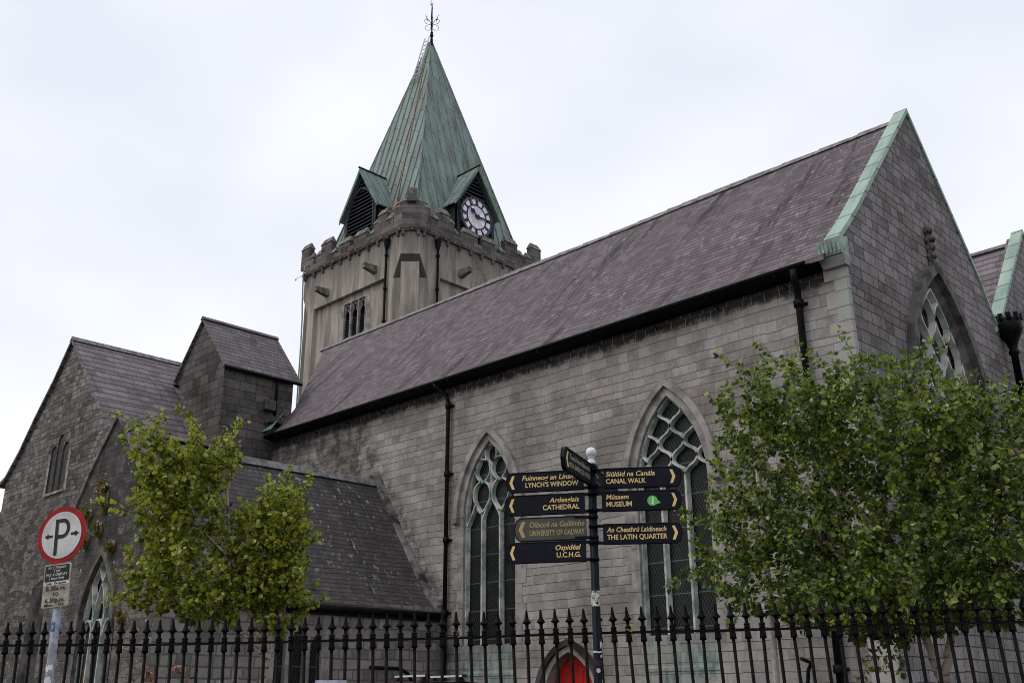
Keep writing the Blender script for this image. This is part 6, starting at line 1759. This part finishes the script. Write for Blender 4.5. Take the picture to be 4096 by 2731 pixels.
for x in (0.35, 1.2):
    rb = MB(); rb.hull([(x - 0.035, -0.62, 1.985), (x + 0.035, -0.62, 1.985), (x + 0.035, -0.62, 2.02), (x - 0.035, -0.62, 2.02)], [(x - 0.035, 0.62, 1.985), (x + 0.035, 0.62, 1.985), (x + 0.035, 0.62, 2.02), (x - 0.035, 0.62, 2.02)])
    bar_o = rb.build('roof_bar', M['alu'], car, local=True)
    rb = MB()
    for s_ in (-1, 1):
        rb.box(x - 0.04, x + 0.04, s_ * 0.645 - 0.03, s_ * 0.645 + 0.03, 1.975, 2.03)
        rb.hull([(x - 0.1, s_ * 0.5 - 0.06, 1.86), (x + 0.1, s_ * 0.5 - 0.06, 1.86), (x + 0.1, s_ * 0.5 + 0.06, 1.86), (x - 0.1, s_ * 0.5 + 0.06, 1.86)], [(x - 0.04, s_ * 0.5 - 0.04, 1.985), (x + 0.04, s_ * 0.5 - 0.04, 1.985), (x + 0.04, s_ * 0.5 + 0.04, 1.985), (x - 0.04, s_ * 0.5 + 0.04, 1.985)])
    rb.build('bar_foot', M['rubber'], bar_o, local=True)

hr = MB(); hr.tube([(-22.2, 17.2, 2.36), (-22.2, 18.25, 2.34), (-22.2, 18.5, 2.22), (-22.2, 18.65, 2.03), (-22.2, 18.68, 1.8), (-22.2, 18.68, 0)], 0.05, 8)
tag(hr.build('handrail', M['iron_pipe']), 'bent black handrail against the porch side wall', 'handrail')
hr = MB(); hr.tube([(-10.6, 19.2, 2.30), (-10.72, 19.8, 2.24), (-10.81, 19.8, 2.09), (-10.85, 19.8, 1.8), (-10.85, 19.8, 0)], 0.04, 8)
tag(hr.build('handrail', M['iron_pipe']), 'bent black handrail under the wide tree against the aisle wall', 'handrail')

# dried flower heads and weeds behind the railings
def flower(x, y, z, heads, mat, label, seed, leaf=True):
    rs = random.Random(seed)
    r_ = thing('flowering_plant', (x, y, 0), label, 'plant')
    st = MB(); hd = MB()
    for hx_, hy_, hz_, s_ in heads:
        b = Vector((x + rs.uniform(-.1, .1), y + rs.uniform(-.1, .1), 0.3)); e = Vector((x + hx_, y + hy_, z + hz_))
        st.tube([b, b.lerp(e, 0.6) + Vector((0, 0, 0.15)), e], [0.007, 0.005, 0.003], 4)
        for q in range(26):
            d = Vector((rs.gauss(0, 1), rs.gauss(0, 1), rs.gauss(0.2, 0.7))).normalized()
            c = e + Vector((d.x * s_, d.y * s_, d.z * s_ * 0.6)); t_ = d.orthogonal().normalized(); b2 = d.cross(t_)
            k_ = s_ * 0.35
            hd.face([c + t_ * k_, c + b2 * k_, c - t_ * k_, c - b2 * k_])
    for q in range(14 if leaf else 0):
        a = rs.uniform(0, 6.28); e = Vector((x + 0.25 * math.cos(a), y + 0.25 * math.sin(a), z - rs.uniform(0.05, 0.6))); d = Vector((math.cos(a), math.sin(a), 0.3)); t_ = Vector((-math.sin(a), math.cos(a), 0))
        st.face([e, e + d * 0.05 + t_ * 0.025, e + d * 0.11, e + d * 0.05 - t_ * 0.025])
    st.build('stems', M['stem'], r_); hd.build('flower_heads', mat, r_)
flower(-11.2, 5.55, 1.84, [(0, 0, 0, 0.07), (0.03, 0.02, -0.09, 0.075), (-0.03, -0.02, 0.08, 0.04)], M['flower'], 'stack of dried pink flower heads behind the left railings', 1)
flower(-11.05, 5.83, 1.87, [(0, 0, 0.04, 0.075), (0.07, 0.06, -0.08, 0.04)], M['flower'], 'single drooping dried pink flower head left of the yellow green tree', 2)
flower(-10.35, 5.98, 1.74, [(0, 0, 0, 0.06), (0.12, 0.1, 0.05, 0.035), (-0.2, -0.1, -0.05, 0.035)], M['flower_pale'], 'cream flower heads at the foot of the yellow green tree', 3)
def tuft(p, s_, n, label, seed):
    rs = random.Random(seed)
    mb = MB()
    K = 14; P3 = Vector(p)
    rim_ = [P3 + Vector((s_[0] * 1.3 * math.cos(2 * math.pi * k / K) * rs.uniform(0.7, 1.2), 0.05, s_[1] * 1.4 * math.sin(2 * math.pi * k / K) * rs.uniform(0.7, 1.2))) for k in range(K)]
    mid_ = [P3 + (r_ - P3) * 0.55 + Vector((0, -0.07, 0)) for r_ in rim_]
    i_ = len(mb.v); mb.v += rim_ + mid_ + [P3 + Vector((0, -0.06, 0))]
    for k in range(K):
        j_ = (k + 1) % K
        mb.f += [(i_ + k, i_ + j_, i_ + K + j_, i_ + K + k), (i_ + K + k, i_ + K + j_, i_ + 2 * K)]; mb.mi += [0, 0]; mb.sm += [True, True]
    for q in range(n):
        c = Vector(p) + Vector((rs.gauss(0, s_[0] * 0.7), -abs(rs.gauss(0, 0.04)) - 0.02, rs.gauss(0, s_[1] * 0.7)))
        d = Vector((rs.gauss(0, 1), -abs(rs.gauss(0.4, .5)), rs.gauss(0.2, 1))).normalized(); t_ = d.orthogonal().normalized(); k_ = rs.uniform(0.03, 0.065)
        mb.face([c, c + d * k_ + t_ * k_ * 0.5, c + d * k_ * 2, c + d * k_ - t_ * k_ * 0.5])
    tag(mb.build('wall_plant', M['moss']), label, 'wall plant', 'tufts growing on the porch gable')
for k, (p, s_, n, lb) in enumerate([((-25.99, 11.0, 6.88), (0.15, 0.1), 190, 'broad ochre tuft growing highest on the porch gable'), ((-25.75, 11.0, 6.45), (0.07, 0.24), 120, 'long trailing ochre tuft just under the broad highest one'),
        ((-26.72, 11.0, 6.25), (0.12, 0.16), 130, 'orange tuft at the left edge of the porch gable'), ((-26.66, 11.0, 5.6), (0.1, 0.22), 130, 'yellow tuft beside the rim of the red parking disc'),
        ((-25.89, 11.0, 5.74), (0.07, 0.16), 110, 'green tuft in the middle of the porch gable'), ((-25.05, 11.0, 5.22), (0.12, 0.12), 110, 'olive tuft beside the point of the porch window'),
        ((-23.95, 11.0, 3.44), (0.07, 0.14), 70, 'small ochre tuft lowest, right of the porch window')]):
    tuft(p, s_, n, lb, 20 + k)

# far house glimpsed past the transept
hs_ = thing('distant_house', (-71.5, 23.4, 0), 'blue grey house glimpsed far off at the left edge', 'house')
mb = MB(); mb.box(-75.5, -69.0, 20.5, 27, 0, 11.6); mb.build('wall', M['house'], hs_)
mb = MB(); mb.hull([(-75.7, 20.3, 11.6), (-68.8, 20.3, 11.6), (-68.8, 27.2, 11.6), (-75.7, 27.2, 11.6)], [(-75.7, 23.7, 13.6), (-68.8, 23.7, 13.6), (-68.8, 23.8, 13.6), (-75.7, 23.8, 13.6)]); mb.build('roof', M['slate'], hs_)
print('leaves', nR, nL)
